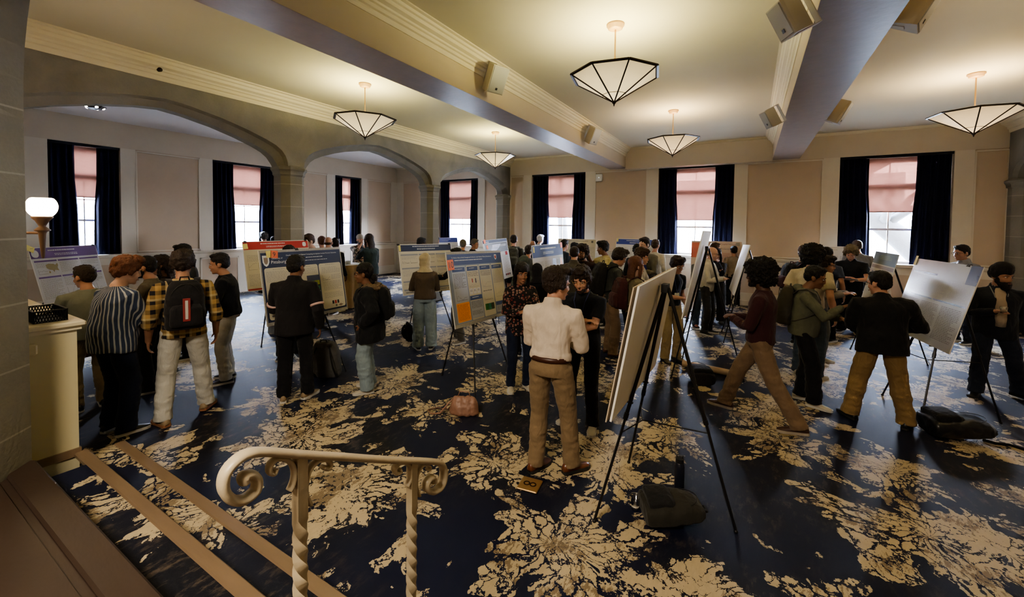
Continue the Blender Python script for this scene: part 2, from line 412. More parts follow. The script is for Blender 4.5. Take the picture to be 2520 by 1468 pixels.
# ---- walls with window recesses
def wall_run(name, axis, pos, out, lo, hi, wins, panels, zt=ZC, top=3.8, frieze=WALLC):
    """axis 'x': wall along X at Y=pos; axis 'y': wall along Y at X=pos. out=+1/-1 outward direction."""
    def P(a, d, z):  # a along, d outward depth
        return (a, pos+out*d, z) if axis == 'x' else (pos+out*d, a, z)
    mb = MB()
    def bx(a0, a1, d0, d1, z0, z1, mi=0):
        mb.mi = mi; mb.box(P(a0, d0, z0), P(a1, d1, z1))
    T = .38
    bx(lo, hi, 0, T, top+.02, zt, 1)
    bx(lo, hi, 0, T, 0, 1.24, 2)
    edges = [lo]
    for w in wins: edges += [w[0], w[1]]
    edges.append(hi)
    for i in range(0, len(edges), 2):
        a0, a1 = edges[i], edges[i+1]
        if a1 > a0: bx(a0, a1, .02, T, 1.24, top+.02, 0)
    # ivory stiles around the tan panels (20 mm proud of them)
    cur = lo; segs = []
    marks = sorted([(p[0], p[1], 'p') for p in panels]+[(w[0], w[1], 'w') for w in wins])
    for a0, a1, k in marks:
        if a0 > cur: segs.append((cur, a0))
        cur = a1
    if cur < hi: segs.append((cur, hi))
    for a0, a1 in segs: bx(a0, a1, 0, .03, 1.24, top+.02, 2)
    o = mb.build(name, [PANEL, frieze, WALLW], kind='structure')
    # narrow moulding beads round each panel
    mb = MB()
    for a0, a1 in panels:
        for b0, b1, z0, z1 in ((a0, a0+.03, 1.31, top), (a1-.03, a1, 1.31, top), (a0, a1, top-.03, top), (a0, a1, 1.31, 1.34)):
            mb.box(P(b0, -.006, z0), P(b1, .022, z1))
    mb.build('panel_moulding', WALLW, o)
    # chair rail, wainscot panels, baseboard
    mb = MB()
    pts = [(0, 1.20), (-.03, 1.215), (-.05, 1.25), (-.055, 1.28), (0, 1.29)]
    prof = [P(lo, d, z) for d, z in pts]; ext = V(P(hi, 0, 0))-V(P(lo, 0, 0))
    mb.prism(prof, ext)
    mb.build('trim_chair_rail_'+name[5:], WALLW, kind='structure')
    mb = MB()
    n = max(1, int((hi-lo)/1.15)); wd = (hi-lo)/n
    for k in range(n):
        a0 = lo+k*wd+.12; a1 = lo+(k+1)*wd-.12
        for z0, z1 in ((.30, 1.08),):
            for b0, b1, c0, c1 in ((a0, a0+.04, z0, z1), (a1-.04, a1, z0, z1), (a0, a1, z1-.04, z1), (a0, a1, z0, z0+.04)):
                mb.box(P(b0, -.018, c0), P(b1, .001, c1))
    mb.build('wainscot_moulding', WALLW, o)
    mb = MB()
    for k in range(n):
        mb.box(P(lo+k*wd+.16, -.006, .34), P(lo+(k+1)*wd-.16, .001, 1.04))
    mb.build('wainscot_panel', PANEL, o)
    mb = MB(); mb.box(P(lo, -.02, 0), P(hi, .001, .13)); mb.build('baseboard_'+name[5:], WALLC if axis == 'x' else WALLW, kind='structure')
    return o
wins_far = [(-10.79, -8.90, -10.36, -9.26, 2.30), (-6.63, -4.68, -6.07, -5.11, 2.36), (-2.42, -.45, -1.95, -.90, 2.29), (1.81, 3.79, 2.36, 3.22, 2.50)]
pan_far = [(-12.74, -11.71), (-8.61, -8.06), (-7.48, -6.95), (-4.36, -2.74), (-.16, 1.49), (4.1, 4.62)]
wall_run('wall_far', 'x', YW, 1, XL, XR+.5, wins_far, pan_far)
wins_left = [(2.63, 3.81, 3.05, 3.44, 2.62), (5.76, 7.66, 6.31, 7.14, 2.60), (9.69, 10.85, 10.03, 10.46, 2.56)]
pan_left = [(1.2, 2.25), (4.09, 5.45), (8.2, 9.37), (11.14, 12.37)]
wall_run('wall_left', 'y', XL, -1, .4, YW, wins_left, pan_left)
mb = MB(); mb.box((XR+.5, -4.2, 0), (XR+.7, YW+.3, ZC)); S('wall_right', mb, WALLC)
mb = MB(); mb.box((-6, -4.4, 0), (XR+.7, -4.2, ZC)); S('wall_back', mb, WALLC)
mb = MB(); mb.box((-4.9, -4.2, 0), (-4.15, .10, ZC)); S('wall_lobby', mb, STONE2)

# ---- window units
win_n = 0
def window_unit(axis, pos, out, w, n):
    a0, a1, g0, g1, zs = w
    def P(a, d, z): return (a, pos+out*d, z) if axis == 'x' else (pos+out*d, a, z)
    ext = .16
    f0, f1 = max(a0+.03, g0-ext), min(a1-.03, g1+ext)
    if axis == 'y' or a0 < -7: f0, f1 = max(a0+.02, g0-.1), min(a1-.02, g1+.1)
    mb = MB(); D0, D1 = .24, .36
    def bx(b0, b1, z0, z1, d0=D0, d1=D1): mb.box(P(b0, d0, z0), P(b1, d1, z1))
    bx(a0, f0, 1.24, 3.82, .22, .38); bx(f1, a1, 1.24, 3.82, .22, .38); bx(f0, f1, 3.74, 3.82, .22, .38); bx(a0, a1, 1.20, 1.26, .0, .38)
    bx(f0, f0+.05, 1.26, 3.74); bx(f1-.05, f1, 1.26, 3.74)
    bx(f0, f1, 3.66, 3.74); bx(f0, f1, 3.02, 3.16, .22, .38); bx(f0, f1, 1.26, 1.34); bx(f0, f1, 2.06, 2.11, .27, .33)
    c = (f0+f1)/2
    bx(c-.012, c+.012, 1.34, 2.06, .28, .31); bx(c-.012, c+.012, 2.11, 3.02, .28, .31); bx(c-.012, c+.012, 3.16, 3.66, .28, .31)
    bx(f0, f1, 2.55, 2.575, .28, .31)
    root = mb.build('window_%d' % n, WFRAME, kind='structure')
    mb = MB(); mb.add([P(f0, .30, 1.3), P(f1, .30, 1.3), P(f1, .30, 3.7), P(f0, .30, 3.7)], [(0,1,2,3)]); mb.build('window_glass', GLASS, root)
    mb = MB(); bx2 = lambda b0, b1, z0, z1, d0, d1: mb.box(P(b0, d0, z0), P(b1, d1, z1))
    bx2(a0-.02, a1+.02, 1.215, 1.245, -.06, .12); mb.build('window_sill', WALLW, root)
    return root, P, f0, f1
def curtains(axis, pos, out, w, where, i):
    a0, a1, g0, g1, zs = w
    def P(a, d, z): return (a, pos+out*d, z) if axis == 'x' else (pos+out*d, a, z)
    for side, (b0, b1) in enumerate(((a0+.005, g0), (g1, a1-.005))):
        mb = MB(); n = 56; zz = [1.27, 1.8, 2.4, 3.0, 3.5, 3.795]; vs = []; fs = []
        ph = random.random()*6
        for j, z in enumerate(zz):
            k = (z-1.27)/2.5
            for q in range(n+1):
                t = q/n; a = b0+(b1-b0)*t
                inner = t if side == 0 else 1-t
                flare = (.05*(1-k)+.03)*(-1 if side else 1)*inner*(1 if j < 3 else .4)
                d = .10+.035*math.sin(ph+t*(b1-b0)*58+.25*math.sin(k*5+t*9))+.012*math.sin(t*31+k*3)
                vs.append(P(a+flare, d, z))
        for j in range(len(zz)-1):
            for q in range(n): b_ = j*(n+1)+q; fs.append((b_, b_+1, b_+n+2, b_+n+1))
        mb.add(vs, fs)
        o = mb.build('curtain', CURT, smooth=True)
        md = o.modifiers.new('t', 'SOLIDIFY'); md.thickness = .006
        if axis == 'x': sd = ('left', 'right')[side]
        else: sd = ('left', 'right')[side]
        tag(o, 'c', 'curtain', 'navy window curtains')
        o['label'] = 'navy pleated curtain, %s side, %s' % (sd, where)
    mb = MB(); mb.box(P(a0+.003, .03, 3.765), P(a1-.003, .165, 3.822)); tag(mb.build('curtain_pelmet', mat('pelmet_black', (.006,.006,.010), .8, .1)), 'narrow black curtain track box above the %s' % where, 'curtain track')
    mb = MB(); mb.box(P(g0-.06, .17, zs), P(g1+.06, .176, 3.76)); o = mb.build('roller_shade', SHADE)
    tag(o, 'half-lowered reddish roller shade, %s' % where, 'window shade', 'roller shades')
    mb = MB(); mb.box(P(g0-.06, .165, zs-.012), P(g1+.06, .185, zs+.012)); mb.build('hem_bar', mat('hembar', (.35,.16,.13)), o)
names_far = ['far wall window framed by the smallest stone arch', 'far wall window just right of the smallest arch', 'far wall window between the two ceiling beams', 'far right window with tree trunk outside']
names_left = ['leftmost window near the globe sconce', 'aisle window beside the big stone column', 'narrow aisle window nearest the corner']
k = 1
for i, w in enumerate(wins_left):
    window_unit('y', XL, -1, w, k); curtains('y', XL, -1, w, names_left[i], i); k += 1
for i, w in enumerate(wins_far):
    window_unit('x', YW, 1, w, k); curtains('x', YW, 1, w, names_far[i], i); k += 1

# ---- arcades of stone (Tudor arches)
ARCH = [(0, 3.89), (.3, 3.86), (.75, 3.775), (1.14, 3.67), (1.45, 3.565), (1.62, 3.49), (1.73, 3.41), (1.80, 3.32), (1.835, 3.22), (1.845, 3.10)]
def arcade(name, xf, sgn, c0, c1, bays, colset, x_th=.46):
    """xf: hall-side face, sgn: direction of thickness"""
    mb = MB()
    outer = [(-a, z) for a, z in reversed(ARCH)] + ARCH[1:]
    inner = [(a*(1.73/1.845), z-.12*min(1, (z-3.10)/.2)) for a, z in outer]
    xs = [(xf, outer), (xf+sgn*.07, [(a*.985, z-.03*min(1, (z-3.1)/.1)) for a, z in outer]), (xf+sgn*.14, inner), (xf+sgn*(x_th-.13), inner), (xf+sgn*x_th, outer)]
    for yc in bays:
        vs = []; n = len(outer)
        for x, pr in xs:
            for a, z in pr: vs.append((x, yc+a, z))
        fs = []
        for j in range(4):
            for i in range(n-1): f = (j*n+i, j*n+i+1, (j+1)*n+i+1, (j+1)*n+i); fs.append(f if sgn < 0 else f[::-1])
        mb.add(vs, fs)
        # spandrels on both faces
        for x in (xf, xf+sgn*x_th):
            vs = []
            for a, z in outer: vs += [(x, yc+a, z), (x, yc+a, ZC)]
            fs = [(2*i, 2*i+2, 2*i+3, 2*i+1) for i in range(n-1)]; mb.add(vs, fs)
            for s_ in (-1, 1):
                mb.add([(x, yc+s_*1.845, 3.10), (x, yc+s_*2.0, 3.10), (x, yc+s_*2.0, ZC), (x, yc+s_*1.845, ZC)], [(0,1,2,3)])
    return S(name, mb, STONE)
arcade('wall_arcade', XA, -1, 0, 0, [2.70, 6.70, 10.70], 0)
arcade('wall_arcade_right', XR, 1, 0, 0, [6.70, 10.70], 0)
def column(x, y, hw=.23, where='', z0=0):
    t = empty('stone_column', (x, y, z0), 0, where, 'column', 'octagonal stone columns of the arcade')
    def octa(r, z, c=.5): e = r*c; return [(r, -r+e, z), (r, r-e, z), (r-e, r, z), (-r+e, r, z), (-r, r-e, z), (-r, -r+e, z), (-r+e, -r, z), (r-e, -r, z)]
    def stack(lv, nm):
        mb = MB(); vs = []; 
        for r, z in lv: vs += octa(r, z)
        fs = []
        for j in range(len(lv)-1):
            for i in range(8): k = (i+1) % 8; fs.append((j*8+i, j*8+k, (j+1)*8+k, (j+1)*8+i))
        fs.append(tuple(range(7,-1,-1))); fs.append(tuple(range((len(lv)-1)*8, len(lv)*8)))
        mb.add(vs, fs); mb.build(nm, STONE, t)
    stack([(hw, .35), (hw, 2.97)], 'shaft')
    stack([(hw, 2.96), (hw+.02, 2.99), (hw+.02, 3.02), (hw+.03, 3.05), (hw+.05, 3.08), (hw+.05, 3.12), (hw+.01, 3.15), (hw-.03, 3.17)], 'capital')
    stack([(hw+.10, 0), (hw+.10, .25), (hw+.04, .30), (hw, .36)], 'base')
    return t
column(-7.73, 4.70, where='tall grey stone column beside the red poster, largest in view')
column(-7.73, 8.70, where='grey stone column behind the navy-header poster, second along the arcade')
column(-7.73, 12.62, where='grey stone half column against the far wall behind the dark poster')
column(-7.73, .78, where='grey stone column at the near end of the arcade by the sconce')
column(XR+.23, 12.62, where='grey stone half column at the far right corner of the hall')

# near wall and entrance pier with 45 degree splay, curving into an arch overhead
mb = MB()
prof = [(-4.15, .0), (-4.15, 2.75), (-4.13, 3.0), (-4.08, 3.2), (-4.00, 3.36), (-3.85, 3.58), (-3.6, 3.80), (-3.2, 4.0), (-2.6, 4.18), (-1.6, 4.3), (0, 4.36)]
prof = prof + [(-x, z) for x, z in reversed(prof[:-1])]
d = .65
vs = []; n = len(prof)
for x, z in prof: vs.append((x, .73, z))
for i, (x, z) in enumerate(prof):
    k = max(0, 1-max(0, z-2.75)/1.6)
    vs.append((x + (d if x < 0 else -d)*k, .73-d, z - (1-k)*.3))
mb.add(vs, [(i, i+1, n+i+1, n+i) for i in range(n-1)])
for side in (-1, 1):
    vs = []; hs = [p for p in prof if p[0]*side >= 0]
    if side == -1: hs = hs
    for x, z in hs: vs += [(x, .73, z), (x, .73, ZC)]
    mb.add(vs, [(2*i, 2*i+2, 2*i+3, 2*i+1) for i in range(len(hs)-1)])
mb.box((-4.9, .0, 0), (-4.15, .73, ZC)) 
S('wall_entrance_pier', mb, STONE2)
mb = MB(); mb.box((XL, .4, 0), (-4.6, .73, ZC)); mb.box((4.15, .4, 0), (5.3, .73, ZC)); S('wall_near', mb, WALLC)

# ---- beams, bulkhead and cornices
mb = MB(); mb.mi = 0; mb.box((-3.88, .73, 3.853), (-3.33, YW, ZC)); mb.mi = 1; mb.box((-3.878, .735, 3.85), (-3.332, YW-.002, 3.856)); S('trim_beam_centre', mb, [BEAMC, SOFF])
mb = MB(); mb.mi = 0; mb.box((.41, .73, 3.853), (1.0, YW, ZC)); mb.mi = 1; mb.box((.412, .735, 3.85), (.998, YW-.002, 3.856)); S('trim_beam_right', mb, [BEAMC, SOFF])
mb = MB(); mb.box((-3.33, 12.42, 3.80), (.41, YW, ZC)); mb.box((-3.33, 12.40, 3.80), (.41, 12.42, 3.84)); S('trim_bulkhead', mb, WALLC)
def cornice(name, x, sgn, z0, z1, dep, y0=.73, y1=YW):
    h = z1-z0
    pr = [(0, 0), (.06, .0), (.10, .12), (.10, .22), (.22, .26), (.24, .40), (.36, .44), (.40, .52), (.62, .60), (.66, .74), (.78, .78), (.82, .9), (1.0, .93), (1.0, 1.0), (0, 1.0)]
    mb = MB(); mb.prism([(x+sgn*dep*a, y0, z0+h*b_) for a, b_ in pr], (0, y1-y0, 0)); return S(name, mb, CORN)
cornice('trim_cornice_arcade', XA, 1, 4.13, ZC, .22)
cornice('trim_cornice_centre', -3.33, 1, 4.17, ZC, .17, y1=12.4)
cornice('trim_cornice_right', .41, -1, 4.17, ZC, .17, y1=12.4)
cornice('trim_cornice_far_right', XR, -1, 4.13, ZC, .22)
def cornice_x(name, x0, x1, y):
    mb = MB(); mb.prism([(x0, y, 4.36), (x0, y-.03, 4.37), (x0, y-.05, 4.40), (x0, y-.06, ZC), (x0, y, ZC)], (x1-x0, 0, 0)); S(name, mb, CORN)
cornice_x('trim_ceiling_far', XL, -3.88, YW); cornice_x('trim_ceiling_bulkhead', -3.33, .41, 12.42); cornice_x('trim_ceiling_far_right', 1.0, XR, YW)

# ---- outside
mb = MB(); mb.box((-60, -20, -1.2), (50, 60, -1.0)); S('ground_outside', mb, mat('pale_paving', (.38, .38, .36), .9, .15, .3))
mb = MB(); mb.box((-40, 34, -1), (-14, 36, 9)); mb.box((-12, 38, -1), (9, 40, 6)); mb.box((-34, -12, -1), (-32, 20, 7)); S('trim_outside_building', mb, EXTW)
def tree(base, lean, h, r, label):
    mb = MB(); pts = []; rr = []
    for i in range(9):
        t = i/8; pts.append(V(base)+V(lean)*t+V((.12*math.sin(t*7), .1*math.cos(t*5), h*t))); rr.append(r*(1-.6*t))
    mb.tube(pts, rr, 12)
    o = mb.build('bare_tree', mat('grey_bark', (.014, .012, .010), .9, .35, 14, .6, 20), smooth=True)
    rnd = random.Random(int(base[0]*10)+3)
    for k in range(11):
        t = rnd.uniform(.35, .98); p = pts[int(t*8)]; a = rnd.uniform(0, 6.3); ln = rnd.uniform(1.2, 3.0)
        q = [p]; dr = V((math.cos(a), math.sin(a), rnd.uniform(.1, .8)))
        for s_ in range(5):
            q.append(q[-1]+dr*ln/5+V((rnd.uniform(-.2,.2), rnd.uniform(-.2,.2), rnd.uniform(-.1,.2))))
        m2 = MB(); m2.tube(q, [r*.35*(1-i*.17) for i in range(6)], 6); m2.build('branch', o.data.materials[0], o, smooth=True)
    tag(o, label, 'tree')
b0 = ony(1380, 720, 18); tree(tuple(b0), (-.1, .3, 0), 8, .28, 'upright bare tree trunk outside the far wall window nearest the small arch')
b0 = ony(2330, 700, 16.5); b1 = ony(2040, 420, 16.5); tree(tuple(b0), (b1.x-b0.x, .2, 0), b1.z-b0.z, .42, 'leaning mottled tree trunk crossing outside the rightmost window')

# ---- landing counter (parapet) by the pier
ct = empty('cream_counter', (-4.41, .74, 0), 0, 'cream painted half-height counter against the stone pier at the stair end', 'counter')
mb = MB(); mb.box((-2.4, .0, 0), (0, .275, 1.30)); mb.build('body', CREAMP, ct)
mb = MB(); mb.bbox((-2.44, .0, 1.295), (.045, .32, 1.335), .01); mb.box((-2.42, 0, 1.27), (.022, .297, 1.297)); mb.build('top', mat('counter_top_paint', (.62,.55,.38), .35, .05), ct)
mb = MB(); mb.box((-.02, .01, .30), (.014, .285, .36)); mb.build('base_trim', OAK, ct)
mb = MB(); mb.bbox((-.02, .0, 1.13), (.035, .07, 1.21), .01); mb.build('bracket', CREAMP, ct)
# wire basket
bc = onz(100, 790, 1.335)
bk = empty('wire_basket', (-4.66, .90, 1.336), 0, 'small black lattice wire basket on the cream counter', 'basket')
mb = MB()
w2, d2, hh = .17, .085, .085
for z in (0, hh):
    for a, b_ in (((-w2,-d2,z),(w2,-d2,z)),((w2,-d2,z),(w2,d2,z)),((w2,d2,z),(-w2,d2,z)),((-w2,d2,z),(-w2,-d2,z))): mb.tube([a, b_], .005, 6)
for i in range(24):
    x = -w2+2*w2*i/23
    for y in (-d2, d2): mb.tube([(x, y, 0), (min(w2, x+.03), y, hh)], .0032, 4); mb.tube([(x, y, 0), (max(-w2, x-.03), y, hh)], .0032, 4)
for i in range(12):
    y = -d2+2*d2*i/11
    for x in (-w2, w2): mb.tube([(x, y, 0), (x, min(d2, y+.03), hh)], .0032, 4); mb.tube([(x, y, 0), (x, max(-d2, y-.03), hh)], .0032, 4)
mb.build('lattice', BLACK, bk)
mb = MB(); mb.box((-w2, -d2, 0), (w2, d2, .006)); mb.build('base', BLACK, bk)
bk.rotation_euler.z = PI/2*0

# ---- wrought iron handrail
XRL = -1.2
hr = empty('stair_handrail', (0, 0, 0), 0, 'cream painted wrought iron handrail with scrolls and twisted posts beside the steps', 'railing')
def rp(px, py): return onx(px, py, XRL)
def flatbar(pxs, w=.030, t=.012, name='scroll'):
    pts = [rp(*p) for p in pxs]
    # smooth by Catmull-Rom
    out = []
    for i in range(len(pts)-1):
        p0 = pts[max(i-1,0)]; p1 = pts[i]; p2 = pts[i+1]; p3 = pts[min(i+2, len(pts)-1)]
        for s_ in range(5):
            t_ = s_/5; out.append(.5*((2*p1)+(p2-p0)*t_+(2*p0-5*p1+4*p2-p3)*t_*t_+(3*p1-p0-3*p2+p3)*t_**3))
    out.append(pts[-1])
    mb = MB(); mb.tube(out, [(t, w)]*len(out), 10, up=(1,0,0)); return mb.build(name, RAILP, hr, smooth=True)
flatbar([(626,1186),(604,1166),(590,1188),(608,1205),(632,1196),(632,1172),(618,1165)][2:2]+[(600,1186),(598,1172),(615,1166),(631,1178),(628,1205),(600,1228),(572,1229),(551,1205),(552,1170),(572,1140),(605,1117),(650,1111),(735,1117),(850,1124),(960,1131),(1050,1134),(1080,1138),(1091,1152),(1090,1180),(1080,1200),(1062,1209),(1048,1198),(1050,1182),(1062,1174),(1066,1184)], .024, .013, 'handrail')
for nm, seq in (('scroll', [(712,1206),(722,1180),(722,1152),(708,1132),(682,1128),(664,1142),(662,1160),(672,1164),(678,1152)]),
                ('scroll', [(762,1240),(752,1215),(752,1185),(760,1155),(780,1134),(803,1130),(812,1142),(804,1152),(794,1148)]),
                ('scroll', [(1000,1196),(1010,1172),(1008,1148),(996,1138),(980,1140),(970,1152),(974,1164),(984,1160),(982,1153)]),
                ('scroll', [(1030,1218),(1022,1195),(1024,1168),(1034,1148),(1046,1142),(1056,1148),(1052,1156)])):
    flatbar(seq, .016, .0075, nm)
for (px, py, zb) in ((738, 1120, .475), (1014, 1134, .16)):
    top = rp(px, py); mb = MB(); n = 60; vs = []; fs = []; hw = .0165
    for i in range(n+1):
        t = i/n; z = zb+(top.z-zb)*t; tw = 0 if t > .78 else (.78-t)*26
        for q in range(4):
            a = tw+PI/4+q*PI/2; vs.append((top.x+hw*1.41*math.cos(a), top.y+hw*1.41*math.sin(a), z))
    for i in range(n):
        for q in range(4): k = (q+1) % 4; fs.append((i*4+q, i*4+k, i*4+4+k, i*4+4+q))
    fs.append((3,2,1,0)); fs.append((n*4, n*4+1, n*4+2, n*4+3))
    mb.add(vs, fs); autosmooth(mb.build('twisted_post', RAILP, hr), 50)

# ---- pendant lamps
def emis(name, col, s_, diff=(.55,.48,.33)):
    m, nt, b = new_mat(name); b.inputs['Base Color'].default_value = (*diff, 1); b.inputs['Roughness'].default_value = .35
    b.inputs['Emission Color'].default_value = (*col, 1)
    # brighter towards the tip where the bulbs sit
    sp = nt.nodes.new('ShaderNodeSeparateXYZ'); L(nt, coords(nt), sp.inputs[0])
    mr = N(nt, 'ShaderNodeMapRange'); mr.inputs['From Min'].default_value = -.90; mr.inputs['From Max'].default_value = -.58; mr.inputs['To Min'].default_value = s_*1.5; mr.inputs['To Max'].default_value = s_*.55
    nz = N(nt, 'ShaderNodeTexNoise', Scale=5.0); L(nt, coords(nt), nz.inputs['Vector'])
    L(nt, sp.outputs[2], mr.inputs['Value']); L(nt, M_(nt, 'MULTIPLY', mr.outputs[0], M_(nt, 'MULTIPLY_ADD', nz.outputs[0], .5, .75)), b.inputs['Emission Strength']); return m
LG1 = emis('lamp_glass_yellow', (1, .78, .40), .42); LG2 = emis('lamp_glass_amber', (1, .70, .36), .42)
def pendant(x, y, glass, lcol, label, energy):
    t = empty('pendant_lamp', (x, y, ZC), math.radians(11), label, 'ceiling lamp', 'octagonal pendant lamps')
    R = .50; zr = -.585; zt = -.89
    mb = MB(); mb.lathe([(.10, 0), (.10, -.02), (.085, -.022), (.082, -.05), (.05, -.062), (.0, -.064)], 28, cap=False); mb.build('canopy', GOLDP, t, smooth=True)
    mb = MB(); mb.tube([(0,0,-.05), (0,0,-.62)], .009, 10); mb.build('stem', BRASS, t)
    P8 = [(R*math.cos(i*PI/4+PI/8), R*math.sin(i*PI/4+PI/8), zr) for i in range(8)]
    mb = MB(); vs = P8+[(0,0,zt)]; mb.add(vs, [((i+1) % 8, i, 8) for i in range(8)])
    o = mb.build('glass_shade', glass, t); md = o.modifiers.new('s', 'SOLIDIFY'); md.thickness = .004
    mb = MB()
    for i in range(8): mb.tube([P8[i], P8[(i+1) % 8]], [(.013, .026)]*2, 6)
    mb.build('rim', BRONZE, t)
    mb = MB()
    for i in range(8):
        a = V(P8[i]); b_ = V((0,0,zt)); n_ = V((a.x, a.y, -R*1.4)).normalized()*.004; mb.tube([a+n_, b_+n_], .0085, 6)
    mb.build('rib', BRONZE, t)
    mb = MB()
    for i in range(8):
        a = V(P8[i]).lerp(V((0,0,zt)), .72); b_ = V(P8[(i+1)%8]).lerp(V((0,0,zt)), .72); mb.tube([a+V((0,0,-.004)), b_+V((0,0,-.004))], .003, 5)
    mb.build('ring', BRONZE, t)
    mb = MB(); mb.lathe([(.0, zt-.05), (.006, zt-.04), (.01, zt-.02), (.022, zt-.01), (.022, zt+.01), (0, zt+.012)], 12, cap=False); mb.build('finial', BRONZE, t, smooth=True)
    li = bpy.data.lights.new('pendant_bulb', 'POINT'); li.energy = energy; li.color = lcol; li.shadow_soft_size = .09
    lo = bpy.data.objects.new('pendant_bulb', li); COL.objects.link(lo); lo.location = (x, y, ZC-.62)
    return t
YEL = (1, .93, .47); AMB = (1, .80, .48)
pendant(-5.65, 4.75, LG1, YEL, 'octagonal glass pendant lamp hanging nearest the large stone column', 30)
pendant(-5.65, 8.80, LG1, YEL, 'small-looking octagonal pendant lamp at the far end, left of the centre beam', 26)
pendant(-1.42, 4.75, LG1, YEL, 'largest octagonal pendant lamp, hanging alone in the middle of the ceiling', 34)
pendant(-1.42, 8.80, LG2, AMB, 'octagonal pendant lamp in front of the bulkhead between the two beams', 24)
pendant(2.82, 8.80, LG2, AMB, 'octagonal pendant lamp at the right edge, beyond the right beam', 30)
pendant(2.82, 4.75, LG2, AMB, 'octagonal pendant lamp beyond the right edge of view, nearer the stairs', 30)

# ---- globe sconce
p = ony(103, 508, 1.05)
sc_ = empty('wall_sconce', (p.x, p.y, p.z), 0, 'lit glass globe sconce on a bronze bracket beside the stone pier', 'wall lamp')
mg, nt_, b_ = new_mat('globe_glass'); b_.inputs['Emission Color'].default_value = (1, .80, .55, 1); b_.inputs['Emission Strength'].default_value = 6; b_.inputs['Base Color'].default_value = (.9,.85,.75,1)
k = .125
mb = MB(); mb.lathe([(0, .078), (.062, .077), (.072, .073), (.084, .058), (.094, .035), (.099, .01), (.098, -.015), (.092, -.04), (.082, -.06), (.068, -.078), (.056, -.088), (0, -.09)], 36, cap=False); mb.build('globe', mg, sc_, smooth=True)
WOODB = mat('brown_bronze', (.13, .075, .045), .5, .15)
mb = MB(); mb.lathe([(.0, -.085), (.068, -.087), (.066, -.10), (.045, -.125), (.03, -.155), (.022, -.175), (.052, -.205), (.05, -.215), (.03, -.222), (.026, -.24), (.012, -.44), (.006, -.46), (0, -.46)], 20, cap=False); mb.build('holder', WOODB, sc_, smooth=True)
mb = MB(); mb.tube([(-.02, 0, -.235), (-.14, -.05, -.235), (-.26, -.30, -.235)], .012, 8); mb.box((-.34, -.33, -.33), (-.2, -.29, -.13)); mb.build('bracket', WOODB, sc_)
li = bpy.data.lights.new('sconce_bulb', 'POINT'); li.energy = 9; li.color = (1, .75, .45); li.shadow_soft_size = .13
lo = bpy.data.objects.new('sconce_bulb', li); COL.objects.link(lo); lo.location = (p.x, p.y+.0, p.z+.17)

# ---- wall speakers
def speaker(loc, face, size, label, down=25, side=1):
    """face: yaw of front; side: bracket"""
    t = empty('wall_speaker', loc, face, label, 'speaker', 'off-white wall speakers')
    w, d_, h = size
    M = Matrix.Rotation(math.radians(down), 4, 'X')   # front faces -Y locally, tilt down
    mb = MB(); pr = [(-w/2, -d_/2), (w/2, -d_/2), (w/2*.98, -d_/2+.03), (w*.28, d_/2), (-w*.28, d_/2), (-w/2*.98, -d_/2+.03)]
    mb.prism([tuple(M @ V((x, y, -h/2))) for x, y in pr], M.to_3x3() @ V((0, 0, h))); mb.build('cabinet', SPKW, t)
    mb = MB(); mb.bbox((-w/2+.008, -d_/2-.008, -h/2+.008), (w/2-.008, -d_/2+.004, h/2-.008), .006, M); mb.build('grille', SPKG, t)
    mb = MB(); mb.box((-.016, -d_/2-.011, -h/2+.05), (.016, -d_/2-.007, -h/2+.08), M); mb.build('badge', BLACKP, t)
    mb = MB()
    for s_ in (-1, 1): mb.box((-.03, -.02, s_*h/2*1.02-.004), (.03, d_/2+.09, s_*h/2*1.02+.004), M)
    mb.box((-.03, d_/2+.08, -h/2), (.03, d_/2+.088, h/2), M); mb.build('bracket', SPKW, t)
    return t
p = onx(1216, 193, -3.12); speaker(p, PI/2-math.radians(20), (.27, .22, .36), 'off-white speaker on the centre beam, nearer one to the camera', 28)
p = onx(1458, 333, -3.12); speaker(p, PI/2-math.radians(20), (.25, .22, .36), 'off-white speaker on the centre beam, far end by the bulkhead', 28)
p = onx(1945, 42, .22); speaker(p, -PI/2+math.radians(25), (.20, .17, .28), 'large off-white speaker at the top on the left face of the right beam', 28)
p = onx(1897, 290, .20); speaker(p, -PI/2+math.radians(25), (.18, .16, .26), 'off-white speaker on the left face of the right beam, far end', 28)
p = onx(2063, 275, 1.15); speaker(p, PI/2-math.radians(15), (.22, .20, .36), 'off-white speaker on the right face of the right beam, far end', 28)
p = onx(2257, 8, 1.15); speaker(p, PI/2-math.radians(15), (.24, .22, .38), 'speaker cut by the top edge on the right face of the right beam', 28)
# alarm box, smoke detectors, ceiling bits
p = ony(1475, 437, 12.66)
t = empty('wifi_box', p, 0, 'small white rounded access box high on the far wall panel', 'access point')
mb = MB(); mb.bbox((-.11, -.05, -.12), (.11, 0, .12), .02); mb.build('cover', mat('white_plastic', (.75,.75,.75), .4, .02), t); mb = MB(); mb.box((-.008, -.053, -.008), (.008, -.05, .008)); mb.build('indicator_light', mat('led', (.9,.9,1), emit=(.8,.9,1), es=3), t)
mb = MB(); mb.lathe([(0, 0), (.06, 0), (.055, -.03), (.03, -.045), (0, -.046)], 20, cap=False)
o = mb.build('smoke_detector', mat('white_plastic', (.75,.75,.75)), smooth=True, loc=onz(1879, 289, ZC)); tag(o, 'small round white smoke detector on the ceiling left of the right beam', 'detector')
mb = MB(); mb.lathe([(0, 0), (.03, 0), (.03, -.008), (.01, -.012), (.01, -.04), (.025, -.045), (0, -.05)], 14, cap=False)
o = mb.build('ceiling_sprinkler', BRASS, smooth=True, loc=onz(1692, 330, ZC)); tag(o, 'small round sprinkler head on the ceiling before the bulkhead', 'sprinkler')
